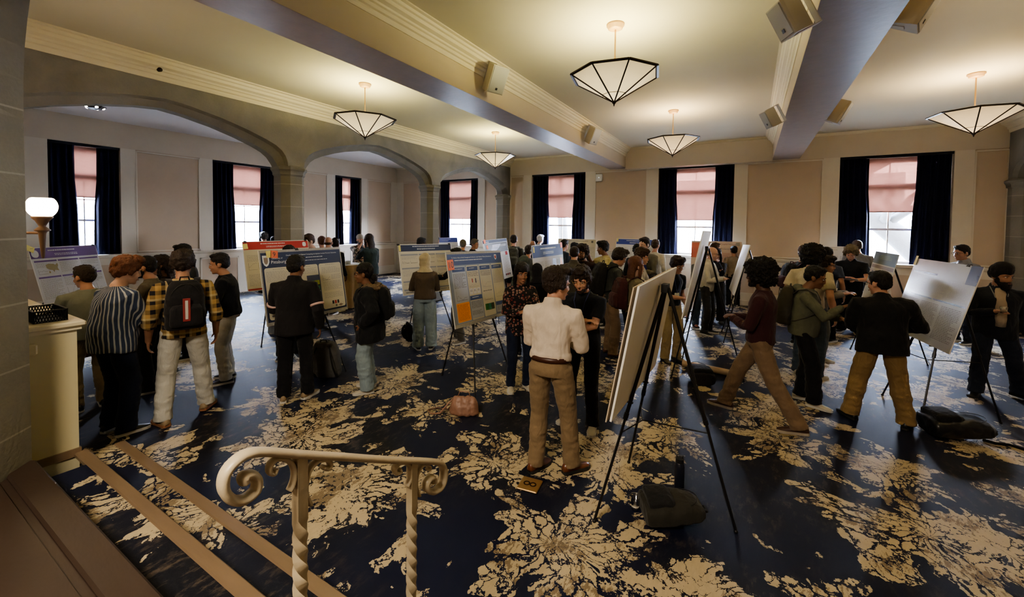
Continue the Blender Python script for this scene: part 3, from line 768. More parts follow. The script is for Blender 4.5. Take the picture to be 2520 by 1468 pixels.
p = onx(394, 171, -7.32); o = mb.build('cornice_sprinkler', BRONZE, smooth=True, loc=p); o.rotation_euler = (0, PI/2, 0); tag(o, 'small dark sprinkler head on the arcade cornice above the first arch', 'sprinkler')
p = onx(232, 265, -10.0)
t = empty('aisle_chandelier', (p.x, p.y, ZC), 0, 'small bright cluster light peeking below the first arch', 'ceiling lamp')
mb = MB(); mb.tube([(0,0,0), (0,0,-.35)], .01, 6); mb.lathe([(0,-.40), (.10,-.38), (.16,-.34), (.05,-.33), (0,-.33)], 14, cap=False); mb.build('frame', BRONZE, t)
for q in range(5):
    mb = MB(); mb.ell((.11*math.cos(q*1.257), .11*math.sin(q*1.257), -.35), (.028, .028, .03)); mb.build('bulb', mat('warm_bulb', (1,.9,.8), emit=(1,.9,.85), es=8), t, smooth=True)
# ------------------------------------------------------------------ people
def skin_mat(name, c):
    if name in _mc: return _mc[name]
    m, nt, b = new_mat(name); b.inputs['Roughness'].default_value = .5; b.inputs['Specular IOR Level'].default_value = .35
    b.inputs['Subsurface Weight'].default_value = 0
    n = N(nt, 'ShaderNodeTexNoise', Scale=22.0, Detail=3.0); L(nt, coords(nt), n.inputs['Vector'])
    L(nt, mixc(nt, n.outputs[0], scol(c, .85), (c[0]*1.15, c[1]*1.05, c[2]*1.02)), b.inputs['Base Color']); _mc[name] = m; return m
SK = {'light': skin_mat('skin_light', (.52, .30, .21)), 'fair': skin_mat('skin_fair', (.56, .36, .27)), 'tan': skin_mat('skin_tan', (.36, .20, .13)),
      'brown': skin_mat('skin_brown', (.21, .11, .065)), 'dark': skin_mat('skin_dark', (.10, .052, .032))}
def hairm(name, c):
    if name in _mc: return _mc[name]
    m, nt, b = new_mat(name); b.inputs['Roughness'].default_value = .5; b.inputs['Specular IOR Level'].default_value = .35
    n = N(nt, 'ShaderNodeTexNoise', Scale=55.0, Detail=5.0, Distortion=1.5); L(nt, coords(nt, 'Object', (1,1,.4)), n.inputs['Vector'])
    L(nt, mixc(nt, n.outputs[0], scol(c, .5), scol(c, 1.6)), b.inputs['Base Color']); bump(nt, b, n.outputs[0], .8, .02); _mc[name] = m; return m
HC = {'black': hairm('hair_black', (.010, .008, .007)), 'dark': hairm('hair_dark_brown', (.024, .014, .009)), 'brown': hairm('hair_brown', (.060, .032, .018)),
      'auburn': hairm('hair_auburn', (.13, .048, .022)), 'blond': hairm('hair_ash_blond', (.17, .13, .075)), 'grey': hairm('hair_grey', (.15, .135, .12)), 'white': hairm('hair_white', (.55, .53, .5)),
      'redbrown': hairm('hair_red_brown', (.12, .048, .025))}
EYEW = mat('eye_white', (.62, .60, .57), .3, .02); EYED = mat('eye_dark', (.02, .012, .008), .25, .02)
LIPM = mat('lip', (.30, .12, .09), .5, .05); SOLEW = mat('shoe_sole_white', (.62, .60, .55), .6, .05); SOLED = mat('shoe_sole_dark', (.02, .02, .02), .6, .05)
LENS = CLEAR

def ik(a, b, l1, l2, pole):
    a = V(a); b = V(b); d = b-a; D = d.length
    mx = (l1+l2)*.995
    if D > mx: b = a+d*(mx/D); d = b-a; D = mx
    if D < abs(l1-l2)+.02: D = abs(l1-l2)+.02; b = a+d.normalized()*D; d = b-a
    x = (l1*l1-l2*l2+D*D)/(2*D); h = math.sqrt(max(l1*l1-x*x, 0))
    u = d.normalized(); p = V(pole); p = p-u*p.dot(u)
    if p.length < 1e-4: p = V((0,-1,0))
    p.normalize(); return a+u*x+p*h, b

ARMS = {  # wrist target (outward x, forward y, height z) for a 1.75 m person ; pole
 'down': ((.27, .03, .84), (.25, -1, 0), (0, .15, -1)), 'pocket': ((.23, .05, .92), (1, -1, 0), (-.5, .4, -.8)),
 'belly': ((.04, .27, 1.10), (.9, -.6, -.6), (-.8, .5, .25)), 'cross': ((-.10, .21, 1.17), (1, -.2, -.8), (-.95, .1, .15)), 'crosslow': ((-.07, .25, 1.13), (1, -.2, -.8), (-.95, .15, .1)),
 'hold': ((.10, .30, 1.15), (.8, -.7, -.6), (-.35, .9, .2)), 'eat': ((.07, .33, 1.24), (.9, -.5, -.7), (-.3, .8, .4)), 'plate': ((.10, .33, 1.08), (.8, -.7, -.5), (-.3, 1, 0)),
 'raise': ((.18, .30, 1.42), (.7, -.4, -.8), (0, .35, .9)), 'chin': ((.05, .16, 1.40), (.5, .3, -1), (-.2, .1, 1)), 'mouth': ((.02, .20, 1.46), (.9, .3, -1), (-.3, -.1, .9)),
 'point': ((.42, .42, 1.30), (.3, -.3, -1), (.3, 1, .15)), 'out': ((.24, .46, 1.18), (.5, -.5, -.8), (.2, 1, .1)), 'outside': ((.50, .20, 1.05), (.4, -.6, -.6), (.8, .6, 0)),
 'strap': ((.11, .17, 1.26), (.8, -.2, -.8), (-.5, 0, .8)), 'behind': ((.04, -.17, .98), (1, -.4, 0), (-.8, 0, -.4)), 'swingf': ((.26, .26, .92), (.2, -1, 0), (0, .5, -.8)), 'swingb': ((.27, -.22, .90), (.2, -1, 0), (0, -.2, -1)),
 'hips': ((.22, .04, 1.0), (1, -.3, 0), (-.6, .6, -.4)), 'elbowout': ((.13, .22, 1.08), (1, -.35, -.3), (-.7, .7, 0)),
}
def build_person(p):
    h = p['h']; s = h/1.725; near = p['near']; vox = {2: .0075, 1: .011, 0: .016}[near]
    wide = p.get('wide', 1.0); fat = p.get('fat', 0.0); fem = p.get('fem', False); lean = math.radians(p.get('lean', 3))
    sk = SK[p.get('skin', 'light')]; hc = HC[p.get('haircol', 'dark')]
    t = empty('person', p['loc'], p['rz'], p['label'], 'person', p.get('group'))
    shw = (.160 if fem else .186)*wide; hipw = .093
    u = V((0, math.sin(lean), math.cos(lean))); v = V((0, math.cos(lean), -math.sin(lean))); P0 = V((0, -math.sin(lean)*.30, .95))
    T = lambda a, x=0, y=0: (P0+u*a+v*y+V((x, 0, 0)))*s
    # head frame
    hy = math.radians(p.get('hy', 0)); hp = math.radians(p.get('hp', 8))
    neck = T(.50); hc0 = T(.522, 0, .030)
    HM = Matrix.Translation(hc0) @ Matrix.Rotation(-hy, 4, 'Z') @ Matrix.Rotation(-hp, 4, 'X') @ Matrix.Translation(V((0, .015, .103))*s) @ Matrix.Scale(s*p.get('hs', 1.0)*1.10, 4)
    SM = Matrix.Scale(s, 4)
    # ---- joints
    arms = {}
    for side, key in ((1, p.get('ra', 'down')), (-1, p.get('la', 'down'))):
        S0 = T(.388, side*shw*.98); tgt, pole, hd = ARMS[key] if isinstance(key, str) else key
        W = V((side*tgt[0]*(.9 if fem else 1), tgt[1]+math.sin(lean)*.2, tgt[2]))*s
        E_, W = ik(S0, W, .295*s, .265*s, (side*pole[0], pole[1], pole[2]))
        arms[side] = (S0, E_, W, V((side*hd[0], hd[1], hd[2])).normalized())
    legs = {}
    for side in (1, -1):
        fx, fy, fz, fa = p.get('feet', {}).get(side, (side*.115, .0, .0, side*14))
        hp_ = (V((side*hipw, 0, .90))+V((0, P0.y, 0)))*s; A = V((fx, fy, .085+fz))*s
        K, A = ik(hp_, A, .418*s, .407*s, (side*.12, 1, 0)); legs[side] = (hp_, K, A, math.radians(fa), fz)
    # ---- body
    mb = MB()
    tor = [(-.07, .135, .09), (.0, .145, .10), (.12, .125, .085), (.25, .135, .09), (.35, .150, .095), (.40, .130, .085), (.44, .095, .070), (.485, .062, .058), (.51, .056, .056), (.53, .052, .052)]
    mb.tube([T(a, 0, .02*(a > .5)) for a, _, _ in tor], [(rx*s*wide*.93, (ry+fat*.5*max(0, 1-abs(a-.12)/.25))*s) for a, rx, ry in tor], 16, up=tuple(v))
    mb.tube([T(.47), hc0, HM @ V((0, -.012, -.04))], [.060*s, .056*s, .054*s], 12)
    hd = HM
    mb.ell((0, -.008, .028), (.074, .094, .088), hd, 18, 12); mb.ell((0, .020, -.028), (.060, .070, .082), hd, 16, 10)
    mb.ell((0, .038, -.078), (.043, .045, .036), hd, 12, 8); mb.ell((0, .072, -.098), (.019, .018, .015), hd, 10, 6)
    mb.tube([hd @ V((0, .086, .012)), hd @ V((0, .097, -.014)), hd @ V((0, .102, -.029)), hd @ V((0, .093, -.038))], [.008*s, .011*s, .0140*s, .009*s], 8)
    for q in (-1, 1):
        mb.ell((q*.076, -.008, -.012), (.011, .020, .031), hd, 10, 8); mb.ell((q*.012, .092, -.034), (.009, .009, .008), hd, 8, 6)
        mb.ell((q*.030, .070, .022), (.026, .020, .010), hd, 10, 6); mb.ell((q*.034, .062, -.03), (.022, .022, .022), hd, 10, 6)
    mb.ell((0, .087, -.062), (.022, .011, .006), hd, 10, 6); mb.ell((0, .084, -.071), (.018, .011, .006), hd, 10, 6)
    for side, (S0, E_, W, D) in arms.items():
        inn = T(.41, side*.09); mb.tube([inn, S0, S0.lerp(E_, .3), E_.lerp(S0, .08), E_.lerp(W, .25), W.lerp(E_, .15), W+D*.02*s], [.050*s, .052*s, .048*s, .040*s, .043*s, .029*s, .026*s], 12)
        hand(mb, W, D, side, s, p.get('curl', {}).get(side, .5), near, p.get('palm', {}).get(side))
    for side, (H_, K, A, fa, fz) in legs.items():
        mb.tube([H_+V((-side*.01, 0, .03))*s, H_.lerp(K, .35), K, K.lerp(A, .3), A, A-V((0, 0, .04))*s], [.078*s, .070*s, .050*s, .049*s, .034*s, .034*s], 12)
    body = remeshed(mb, 'body', vox*s, sk, 3 if near == 2 else 2, None, t, .45)
    # ---- face
    if near and p.get('face', True):
        for q in (-1, 1):
            mb = MB(); mb.mi = 0; mb.ell((q*.030, .0765, .0035), (.0135, .0105, .0048), hd, 10, 6)
            mb.mi = 1; mb.ell((q*.030, .0842, .0035), (.0062, .004, .0050), hd, 8, 6); mb.build('eye', [EYEW, EYED], t, smooth=True)
            mb = MB(); mb.tube([hd @ V((q*.014, .0925, .0205)), hd @ V((q*.032, .0915, .0255)), hd @ V((q*.050, .078, .020))], [.0026*s, .0036*s, .002*s], 6); mb.build('eyebrow', hc, t, smooth=True)
        mb = MB(); mb.ell((0, .0955, -.0665), (.0225, .005, .0048), hd, 12, 6)
        mb.build('mouth', LIPM, t, smooth=True)
    # ---- shirt
    top = p['top']; tm = top['m']; hem = top.get('hem', -.10); sl = top.get('sleeve', 1.0); loose = top.get('loose', 1.0); amp = top.get('amp', .006)
    mb = MB(); bl = fat
    prof = [(hem, .174, .126), (hem+.05, .172, .128), (.05, .164, .124), (.13, .158, .118), (.25, .168, .122), (.33, .182, .124), (.375, .172, .114), (.415, .138, .098), (.450, .100, .080), (.480, .076, .069)]
    if fem: prof = [(a, rx*(.93 if a > .1 else 1.0), ry*(1.0)) for a, rx, ry in prof]
    mb.tube([T(a, 0, .012*(a > .49)) for a, _, _ in prof], [(rx*s*wide*(loose if a < .42 else 1), (ry+bl*max(0, 1-abs(a-.10)/.3))*s*(loose if a < .42 else 1)) for a, rx, ry in prof], 20, up=tuple(v))
    for side, (S0, E_, W, D) in arms.items():
        inn = T(.412, side*.09); q = top.get('sr', 1.0)
        if sl >= .9:
            W2 = W.lerp(E_, 1-min(1, sl)) if sl < 1 else W
            pts = [inn, S0, S0.lerp(E_, .35), E_, E_.lerp(W2, .4), E_.lerp(W2, .85), W2]; rr = [.054, .066, .065, .057, .054, .046, .042]
        elif sl > .5:
            W2 = E_.lerp(W, .35); pts = [inn, S0, S0.lerp(E_, .35), E_, W2]; rr = [.058, .068, .064, .058, .056]
        else:
            M2 = S0.lerp(E_, .62); pts = [inn, S0, S0.lerp(E_, .35), M2]; rr = [.058, .068, .068, .071]
        mb.tube(pts, [r*s*q for r in rr], 12)
    if top.get('collar'):
        mb.tube([T(.455, 0, .0), T(.515, 0, .014)], [(.082*s, .076*s), (.072*s, .070*s)], 16, up=tuple(v))
    if top.get('hood'):
        mb.tube([T(.445, .09, -.0), T(.46, .06, -.08), T(.465, 0, -.11), T(.46, -.06, -.08), T(.445, -.09, 0)], [.03*s, .045*s, .05*s, .045*s, .03*s], 12)
    sd = random.uniform(0, 50)
    def wr(c): return amp*(noise.noise(V((c.x*9, c.y*9, c.z*5+sd)))+.5*noise.noise(V((c.x*20+sd, c.y*20, c.z*16))))*1.6
    shirt = remeshed(mb, top.get('name', 'shirt'), max(.011, vox)*s, tm, 2, wr, t)
    if top.get('open'):   # shirt front visible inside an open jacket
        mb = MB(); mb.tube([T(.465, 0, .065), T(.40, 0, .092), T(.30, 0, .112), T(.10, 0, .122+fat), T(.0, 0, .116+fat)], [(.035*s, .03*s), (.058*s, .042*s), (.062*s, .05*s), (.055*s, .05*s), (.05*s, .05*s)], 12, up=tuple(v))
        mb.tube([T(.475, 0, .004), T(.508, 0, .014)], [.070*s, .064*s], 14)
        mb.build('inner_shirt', top['open'], t, smooth=True)
    if top.get('band'):   # arm bands
        for side, (S0, E_, W, D) in arms.items():
            mb = MB(); a = S0.lerp(E_, .72); b_ = S0.lerp(E_, .80); mb.tube([a, b_], [.0705*s*top.get('sr',1), .0690*s*top.get('sr',1)], 16)
            mb.build('sleeve_band', top['band'], t, smooth=True)
    if top.get('fur'):
        mb = MB(); mb.tube([T(.40, .09, .09), T(.465, .12, .0), T(.44, .10, -.12), T(.40, 0, -.19), T(.44, -.10, -.12), T(.465, -.12, .0), T(.40, -.09, .09)], [.03*s, .04*s, .045*s, .05*s, .045*s, .04*s, .03*s], 12)
        remeshed(mb, 'fur_trim', .01, top['fur'], 1, lambda c: .022*noise.noise(c*70)+.012*noise.noise(c*140), t)
    # ---- trousers
    bt = p['bot']; lr = bt.get('loose', 1.0); cut = bt.get('cut', 0)
    mb = MB()
    mb.tube([T(.052), T(.03), T(-.05), T(-.10)], [(.156*s*wide, (.114+fat*.8)*s), (.158*s*wide, (.118+fat*.5)*s), (.170*s, (.130+fat*.2)*s), (.158*s, .118*s)], 18, up=tuple(v))
    for side, (H_, K, A, fa, fz) in legs.items():
        if cut: pts = [H_+V((0,0,.02))*s, H_.lerp(K, .4), K+V((0,0,.03))*s]; rr = [.088, .088*lr, .082*lr]
        else: pts = [H_+V((0,0,.02))*s, H_.lerp(K, .4), K, K.lerp(A, .45), A.lerp(K, .1), A-V((0, 0, .035))*s]; rr = [.092, .088*(1+.5*(lr-1)), .071*lr, .069*lr, .066*lr, .070*lr]
        mb.tube(pts, [r*s for r in rr], 14)
    def wr2(c):
        k = 1.0 if c.z > .35 else 1.8
        return .0045*k*(noise.noise(V((c.x*8+sd, c.y*8, c.z*13)))+.6*noise.noise(V((c.x*16, c.y*16+sd, c.z*30))))*1.5
    remeshed(mb, bt.get('name', 'trousers'), max(.011, vox)*s, bt['m'], 2, wr2, t)
    if p.get('belt'):
        mb = MB(); mb.tube([T(.020), T(.058)], [(.1685*s*wide, (.130+fat)*s), (.1665*s*wide, (.128+fat)*s)], 24, up=tuple(v)); mb.build('belt', p['belt'], t, smooth=True)
    # ---- shoes
    for side, (H_, K, A, fa, fz) in legs.items():
        sh = p['shoe']; pit = -fz*2.2 if fz else 0
        M = Matrix.Translation(V((A.x, A.y, A.z-.085*s))) @ Matrix.Rotation(-fa, 4, 'Z') @ Matrix.Rotation(pit, 4, 'X') @ Matrix.Scale(s, 4)
        mb = MB(); R_ = []
        sec = [(-.085, .020, .055), (-.075, .032, .080), (-.04, .037, .095), (.0, .038, .092), (.05, .040, .070), (.10, .046, .052), (.145, .042, .042), (.175, .028, .032), (.185, .012, .022)]
        n = 12; vs = []
        for y, wd, hh in sec:
            for k in range(n):
                a = 2*PI*k/n; z = .022+(hh-.022)*max(0, math.sin(a)) if math.sin(a) > 0 else .022
                vs.append((wd*math.cos(a), y, z if math.sin(a) > 0 else .018))
        fs = []
        for i in range(len(sec)-1):
            for k in range(n): j = (k+1) % n; fs.append((i*n+k, i*n+j, (i+1)*n+j, (i+1)*n+k))
        fs.append(tuple(range(n-1,-1,-1))); fs.append(tuple(range((len(sec)-1)*n, len(sec)*n)))
        mb.add(vs, fs, M); so_ = mb.build('shoe', sh[0], t, smooth=True)
        mb = MB(); pl = [(wd*1.06*q, y, 0) for q in (1,) for y, wd, _ in sec]+[(-wd*1.06, y, 0) for y, wd, _ in reversed(sec)]
        mb.prism([tuple(M @ V(q)) for q in pl], M.to_3x3() @ V((0, 0, .026))); mb.build('sole', sh[1], so_)
    # ---- hair and headwear
    hair(p, t, HM, hc, near, s, T)
    if p.get('beard'):
        mb = MB(); mb.ell((0, .042, -.082), (.052, .054, .036), HM, 14, 8); mb.ell((0, .074, -.098), (.028, .024, .020), HM, 10, 6)
        for q in (-1, 1): mb.ell((q*.058, .018, -.045), (.012, .030, .040), HM, 10, 6)
        mb.ell((0, .0945, -.052), (.022, .007, .0045), HM, 10, 6)
        if p['beard'] == 'long': mb.ell((0, .066, -.115), (.050, .040, .045), HM, 12, 8); mb.ell((0, .05, -.085), (.062, .055, .045), HM, 12, 8)
        remeshed(mb, 'beard', .007*s, hc, 1, lambda c: .003*noise.noise(c*90), t)
    if p.get('glasses'):
        mb = MB()
        for q in (-1, 1):
            pts = [HM @ V((q*.031+.021*math.cos(a), .101, .004+.0165*math.sin(a))) for a in [k*PI/8 for k in range(17)]]
            mb.tube(pts, .0018*s, 5, cap=False); mb.tube([HM @ V((q*.052, .099, .008)), HM @ V((q*.078, .06, .010)), HM @ V((q*.080, -.01, .004))], .0018*s, 5)
        mb.tube([HM @ V((-.010, .102, .006)), HM @ V((.010, .102, .006))], .0018*s, 5)
        mb.build('glasses', BLACKP if p['glasses'] != 'gold' else BRASS, t)
    if p.get('lanyard'):
        mb = MB(); z0 = .16
        for q in (-1, 1): mb.tube([T(.500, q*.060, -.035), T(.478, q*.074, .035), T(.40, q*.062, .118), T(.28, q*.030, .130+fat*.6), T(z0+.02, 0, .130+fat)], [(.0055*s, .002*s)]*5, 6, up=tuple(v))
        mb.build('lanyard', p['lanyard'], t)
        mb = MB(); c = T(z0-.03, 0, .132+fat); mb.bbox((-.045, -.003, -.055), (.045, .003, .055), .002, Matrix.Translation(c) @ Matrix.Scale(s, 4)); mb.build('name_badge', mat('badge_card', (.72, .70, .55), .5, .1, 40), t)
    return dict(root=t, T=T, s=s, v=v, u=u, arms=arms, HM=HM, lean=lean, wide=wide)

def hand(mb, W, D, side, s, curl, near, palm=None):
    """palm + five separate unequal fingers curling towards the palm side, thumb from the palm side"""
    D = D.normalized()
    pn = V(palm) if palm else (V((-side, 0, 0)) if abs(D.z) > .6 else V((0, 0, -1)))     # palm normal (side fingers curl to)
    pn = (pn-D*pn.dot(D)).normalized(); ac = D.cross(pn).normalized()
    if ac.dot(V((0, 1, 0)) if abs(D.z) > .6 else V((-side, 0, 0))) < 0: ac = -ac      # ac: towards the thumb side
    L_ = .088*s
    mb.tube([W-D*.01*s, W+D*.02*s, W+D*.055*s, W+D*L_], [(.020*s, .024*s), (.016*s, .034*s), (.014*s, .040*s), (.011*s, .038*s)], 10, up=tuple(ac))
    for k, ln in enumerate((.072, .080, .074, .058)):
        off = (.030-.0195*k)*s; b0 = W+D*(L_-.006*s)+ac*off; d = D.copy(); pts = [b0-D*.02*s, b0]
        for j, f in enumerate((.45, .32, .25)):
            ang = curl*(.55+.35*j)*(1+.08*k); d = (d*math.cos(ang)+pn*math.sin(ang)).normalized(); pts.append(pts[-1]+d*ln*f*s)
            pn = (pn-d*pn.dot(d)).normalized() if False else pn
        mb.tube(pts, [.0085*s, .0092*s, .0086*s, .0078*s, .0068*s], 8)
    b0 = W+D*.020*s+ac*.022*s; d1 = (D*.60+ac*.70+pn*.25).normalized(); p1 = b0+d1*.040*s; d2 = (D*.85+ac*.20+pn*.45).normalized(); p2 = p1+d2*.032*s
    mb.tube([b0-d1*.015*s, b0, p1, p2, p2+d2*.012*s], [.013*s, .013*s, .0105*s, .009*s, .006*s], 8)

def hair(p, t, HM, hc, near, s, T):
    st = p.get('hair', 'short'); v = max(.0075 if near == 2 else .010, .0075)*s; mb = MB(); nm = 'hair'; m = hc; f = None
    def cap(k=1.0, dy=0, dz=0):
        mb.ell((0, -.020+dy, .052+dz), (.084*k, .098*k, .085*k), HM, 18, 12); mb.ell((0, -.050, .008), (.076*k, .062*k, .075), HM, 14, 10)
    if st == 'short':
        cap(); mb.ell((0, .040, .104), (.058, .045, .024), HM, 14, 8)
        for q in (-1, 1): mb.ell((q*.070, .012, .018), (.012, .018, .035), HM, 8, 6)
        f = lambda c: .007*noise.noise(c*45)+.004*noise.noise(c*110)
    elif st == 'buzz':
        mb.ell((0, -.014, .040), (.079, .096, .085), HM, 18, 12); mb.ell((0, -.045, .005), (.072, .058, .065), HM, 14, 10); f = lambda c: .001*noise.noise(c*90)
    elif st == 'wavy':
        cap(1.06); mb.ell((0, .047, .110), (.069, .054, .036), HM, 14, 8)
        for q in (-1, 1): mb.ell((q*.078, -.005, .01), (.018, .04, .045), HM, 8, 6)
        f = lambda c: .003+.013*noise.noise(c*32)+.006*noise.noise(c*80)
    elif st == 'curly':
        cap(1.18, -.008, .01); mb.ell((0, .040, .108), (.078, .058, .045), HM, 14, 8)
        for q in (-1, 1): mb.ell((q*.080, -.015, .015), (.032, .055, .06), HM, 10, 8)
        f = lambda c: .024*noise.noise(c*30)+.014*noise.noise(c*70)
    elif st == 'afro':
        mb.ell((0, -.030, .050), (.138, .140, .130), HM, 20, 14); mb.ell((0, -.065, -.03), (.12, .09, .09), HM, 16, 10); mb.ell((0, .05, .105), (.09, .06, .05), HM, 14, 8)
        f = lambda c: .028*noise.noise(c*26)+.020*noise.noise(c*60)
    elif st in ('long', 'longcurly', 'bob'):
        cap(1.10); n_ = {'long': .26, 'longcurly': .22, 'bob': .13}[st]
        mb.tube([HM @ V((0, -.055, .06)), HM @ V((0, -.072, -.03)), HM @ V((0, -.085, -.10)), HM @ V((0, -.092, -.10-n_))], [(.075*s, .05*s), (.088*s, .045*s), (.092*s, .040*s), (.07*s, .022*s)], 14, up=(0, 1, 0))
        for q in (-1, 1): mb.tube([HM @ V((q*.055, .02, .09)), HM @ V((q*.084, .012, .02)), HM @ V((q*.088, .0, -.07)), HM @ V((q*.075, .01, -.08-n_*.7))], [.022*s, .024*s, .026*s, .014*s], 8)
        a_ = .022 if st == 'longcurly' else .006
        f = lambda c: a_*noise.noise(V((c.x*30, c.y*30, c.z*(25 if st == 'longcurly' else 8))))+a_*.5*noise.noise(c*70)
    elif st == 'bun':
        cap(1.05); mb.ell((0, -.115, -.055), (.045, .045, .045), HM, 14, 10); mb.ell((0, -.09, -.09), (.035, .035, .05), HM, 12, 8); f = lambda c: .008*noise.noise(c*40)
    elif st == 'bald':
        mb.ell((0, -.055, -.015), (.073, .045, .035), HM, 14, 8)
        for q in (-1, 1): mb.ell((q*.070, -.012, .010), (.010, .030, .022), HM, 8, 6)
        f = lambda c: .003*noise.noise(c*60)
    elif st == 'hijab':
        m = p['clothm']; nm = 'headscarf'
        mb.ell((0, -.022, .035), (.094, .104, .105), HM, 18, 12); mb.ell((0, -.035, -.03), (.090, .085, .09), HM, 16, 10)
        for q in (-1, 1): mb.ell((q*.066, .015, -.03), (.025, .045, .075), HM, 10, 8)
        mb.ell((0, .045, -.118), (.060, .05, .030), HM, 12, 8)
        mb.tube([HM @ V((0, -.02, -.07)), T(.50, 0, .0), T(.43, 0, 0)], [(.088*s, .085*s), (.098*s, .092*s), (.155*s, .120*s)], 18, up=(0, 1, 0)); f = lambda c: .006*noise.noise(V((c.x*14, c.y*14, c.z*28)))
    elif st == 'turban':
        m = p['clothm']; nm = 'turban'
        mb.ell((0, -.012, .066), (.090, .108, .082), HM, 20, 12); mb.ell((0, .004, .108), (.076, .090, .062), HM, 18, 12); mb.ell((0, -.040, .02), (.088, .080, .075), HM, 16, 10)
        for q in (-1, 1): mb.ell((q*.070, -.008, .016), (.022, .045, .045), HM, 12, 8)
        for q in (-1, 1): mb.tube([HM @ V((q*.080, -.045, .015)), HM @ V((q*.084, .015, .048)), HM @ V((q*.048, .070, .085)), HM @ V((-q*.004, .078, .118))], [.011*s, .012*s, .012*s, .009*s], 8)
        f = lambda c: .003*noise.noise(c*30)
    elif st == 'beanie':
        m = p['clothm']; nm = 'beanie'; mb.ell((0, -.018, .055), (.088, .103, .085), HM, 18, 12); mb.tube([HM @ V((0, -.012, .025)), HM @ V((0, -.014, .052))], [(.092*s, .108*s)]*2, 20, up=(0, 1, 0))
        f = lambda c: .002*math.sin(c.z*300)
    remeshed(mb, nm, v, m, 1, f, t)

# ------------------------------------------------------------------ bags
def rbox(mb, secs, n=20, M=None, pw=3.2, axis='z'):
    """super-elliptic loft: secs (z, cx, cy, rx, ry)"""
    vs = []
    for z, cx, cy_, rx, ry in secs:
        for k in range(n):
            a = 2*PI*k/n; c, s_ = math.cos(a), math.sin(a)
            vs.append((cx+rx*math.copysign(abs(c)**(2/pw), c), cy_+ry*math.copysign(abs(s_)**(2/pw), s_), z))
    fs = []
    for i in range(len(secs)-1):
        for k in range(n): j = (k+1) % n; fs.append((i*n+k, i*n+j, (i+1)*n+j, (i+1)*n+k))
    fs.append(tuple(range(n-1,-1,-1))); fs.append(tuple(range((len(secs)-1)*n, len(secs)*n)))
    return mb.add(vs, fs, M)
def pack_parts(t, M, m, m2, accent=None, w=.15, d=.085, h=.45, vox=.011):
    mb = MB(); rbox(mb, [(0, 0, 0, w*.90, d*.85), (.02, 0, 0, w, d), (.15, 0, -.004, w*1.03, d*1.08), (.30, 0, 0, w*.98, d), (h-.05, 0, .01, w*.85, d*.8), (h, 0, .02, w*.6, d*.45)], M=M)
    o = remeshed(mb, 'main_compartment', vox, m, 2, lambda c: .006*noise.noise(c*14)+.003*noise.noise(c*35), t)
    mb = MB(); rbox(mb, [(.03, 0, -d*1.02, w*.76, .03), (.05, 0, -d*1.05, w*.82, .042), (.19, 0, -d*1.05, w*.80, .04), (.23, 0, -d*.98, w*.66, .02)], M=M)
    remeshed(mb, 'front_pocket', vox, m2, 2, lambda c: .003*noise.noise(c*20), t)
    mb = MB(); mb.tube([M @ V((q, .035, h+z)) for q, z in ((-.04, -.02), (-.03, .03), (.03, .03), (.04, -.02))], .008, 8); mb.build('grab_handle', m2, t, smooth=True)
    mb = MB(); mb.tube([M @ V((w*.8*math.cos(a), -d*.72-.012*math.sin(a), .24+(h-.27)*math.sin(a))) for a in [k*PI/12 for k in range(13)]], .0035, 6); mb.build('zip', BLACKP, t)
    if accent:
        mb = MB(); mb.mi = 0; mb.bbox((-.028, -d*1.05-.046, .25-.17), (.028, -d*1.05-.036, .25+.04), .003, M); mb.mi = 1; mb.bbox((-.011, -d*1.05-.050, .25-.15), (.011, -d*1.05-.040, .25+.02), .002, M)
        mb.build('accent_patch', accent, t)
def worn_pack(P_, label, m, m2=None, accent=None, size=1.0, group=None):
    T, s = P_['T'], P_['s']; root = P_['root']
    t = empty('backpack', root.location, root.rotation_euler.z, label, 'backpack', group)
    M = Matrix.Translation(T(-.0, 0, -.118-.075*size-.012)) @ Matrix.Rotation(-P_['lean'], 4, 'X') @ Matrix.Scale(s*size, 4)
    pack_parts(t, M, m, m2 or m, accent)
    for q in (-1, 1):
        mb = MB(); wd = P_['wide']
        pts = [T(.38, q*.085, -.145), T(.455, q*.105, -.08), T(.478, q*.115*wd, .0), T(.43, q*.125*wd, .095), T(.34, q*.13*wd, .136), T(.22, q*.160*wd, .118), T(.15, q*.185*wd, .03), T(.08, q*.16*wd, -.08), T(.06, q*.12, -.13)]
        mb.tube(pts, [(.026*s, .007*s)]*5+[(.018*s, .006*s)]*4, 8, up=(0, .3, 1)); mb.build('shoulder_strap', m2 or m, t, smooth=True)
    return t
def floor_pack(loc, rz, tilt, label, m, m2=None, scale=1.0, roll=0, straps=True):
    t = empty('backpack', loc, rz, label, 'backpack')
    M = Matrix.Rotation(roll, 4, 'Y') @ Matrix.Rotation(tilt, 4, 'X') @ Matrix.Scale(scale, 4)
    pack_parts(t, M, m, m2 or m)
    for q in (-1, 1) if straps else ():
        mb = MB(); mb.tube([M @ V(c) for c in ((q*.07, .07, .40), (q*.10, .14, .32), (q*.12, .16, .20), (q*.13, .12, .08), (q*.11, .07, .03))], [(.024, .006)]*5, 8, up=(1, 0, 0)); mb.build('shoulder_strap', m2 or m, t, smooth=True)
    # drop onto the floor
    bpy.context.view_layer.update(); lo = 9
    for c in children(t):
        for v_ in c.data.vertices: lo = min(lo, v_.co.z)
    t.location.z = loc[2]-lo+.002
    return t
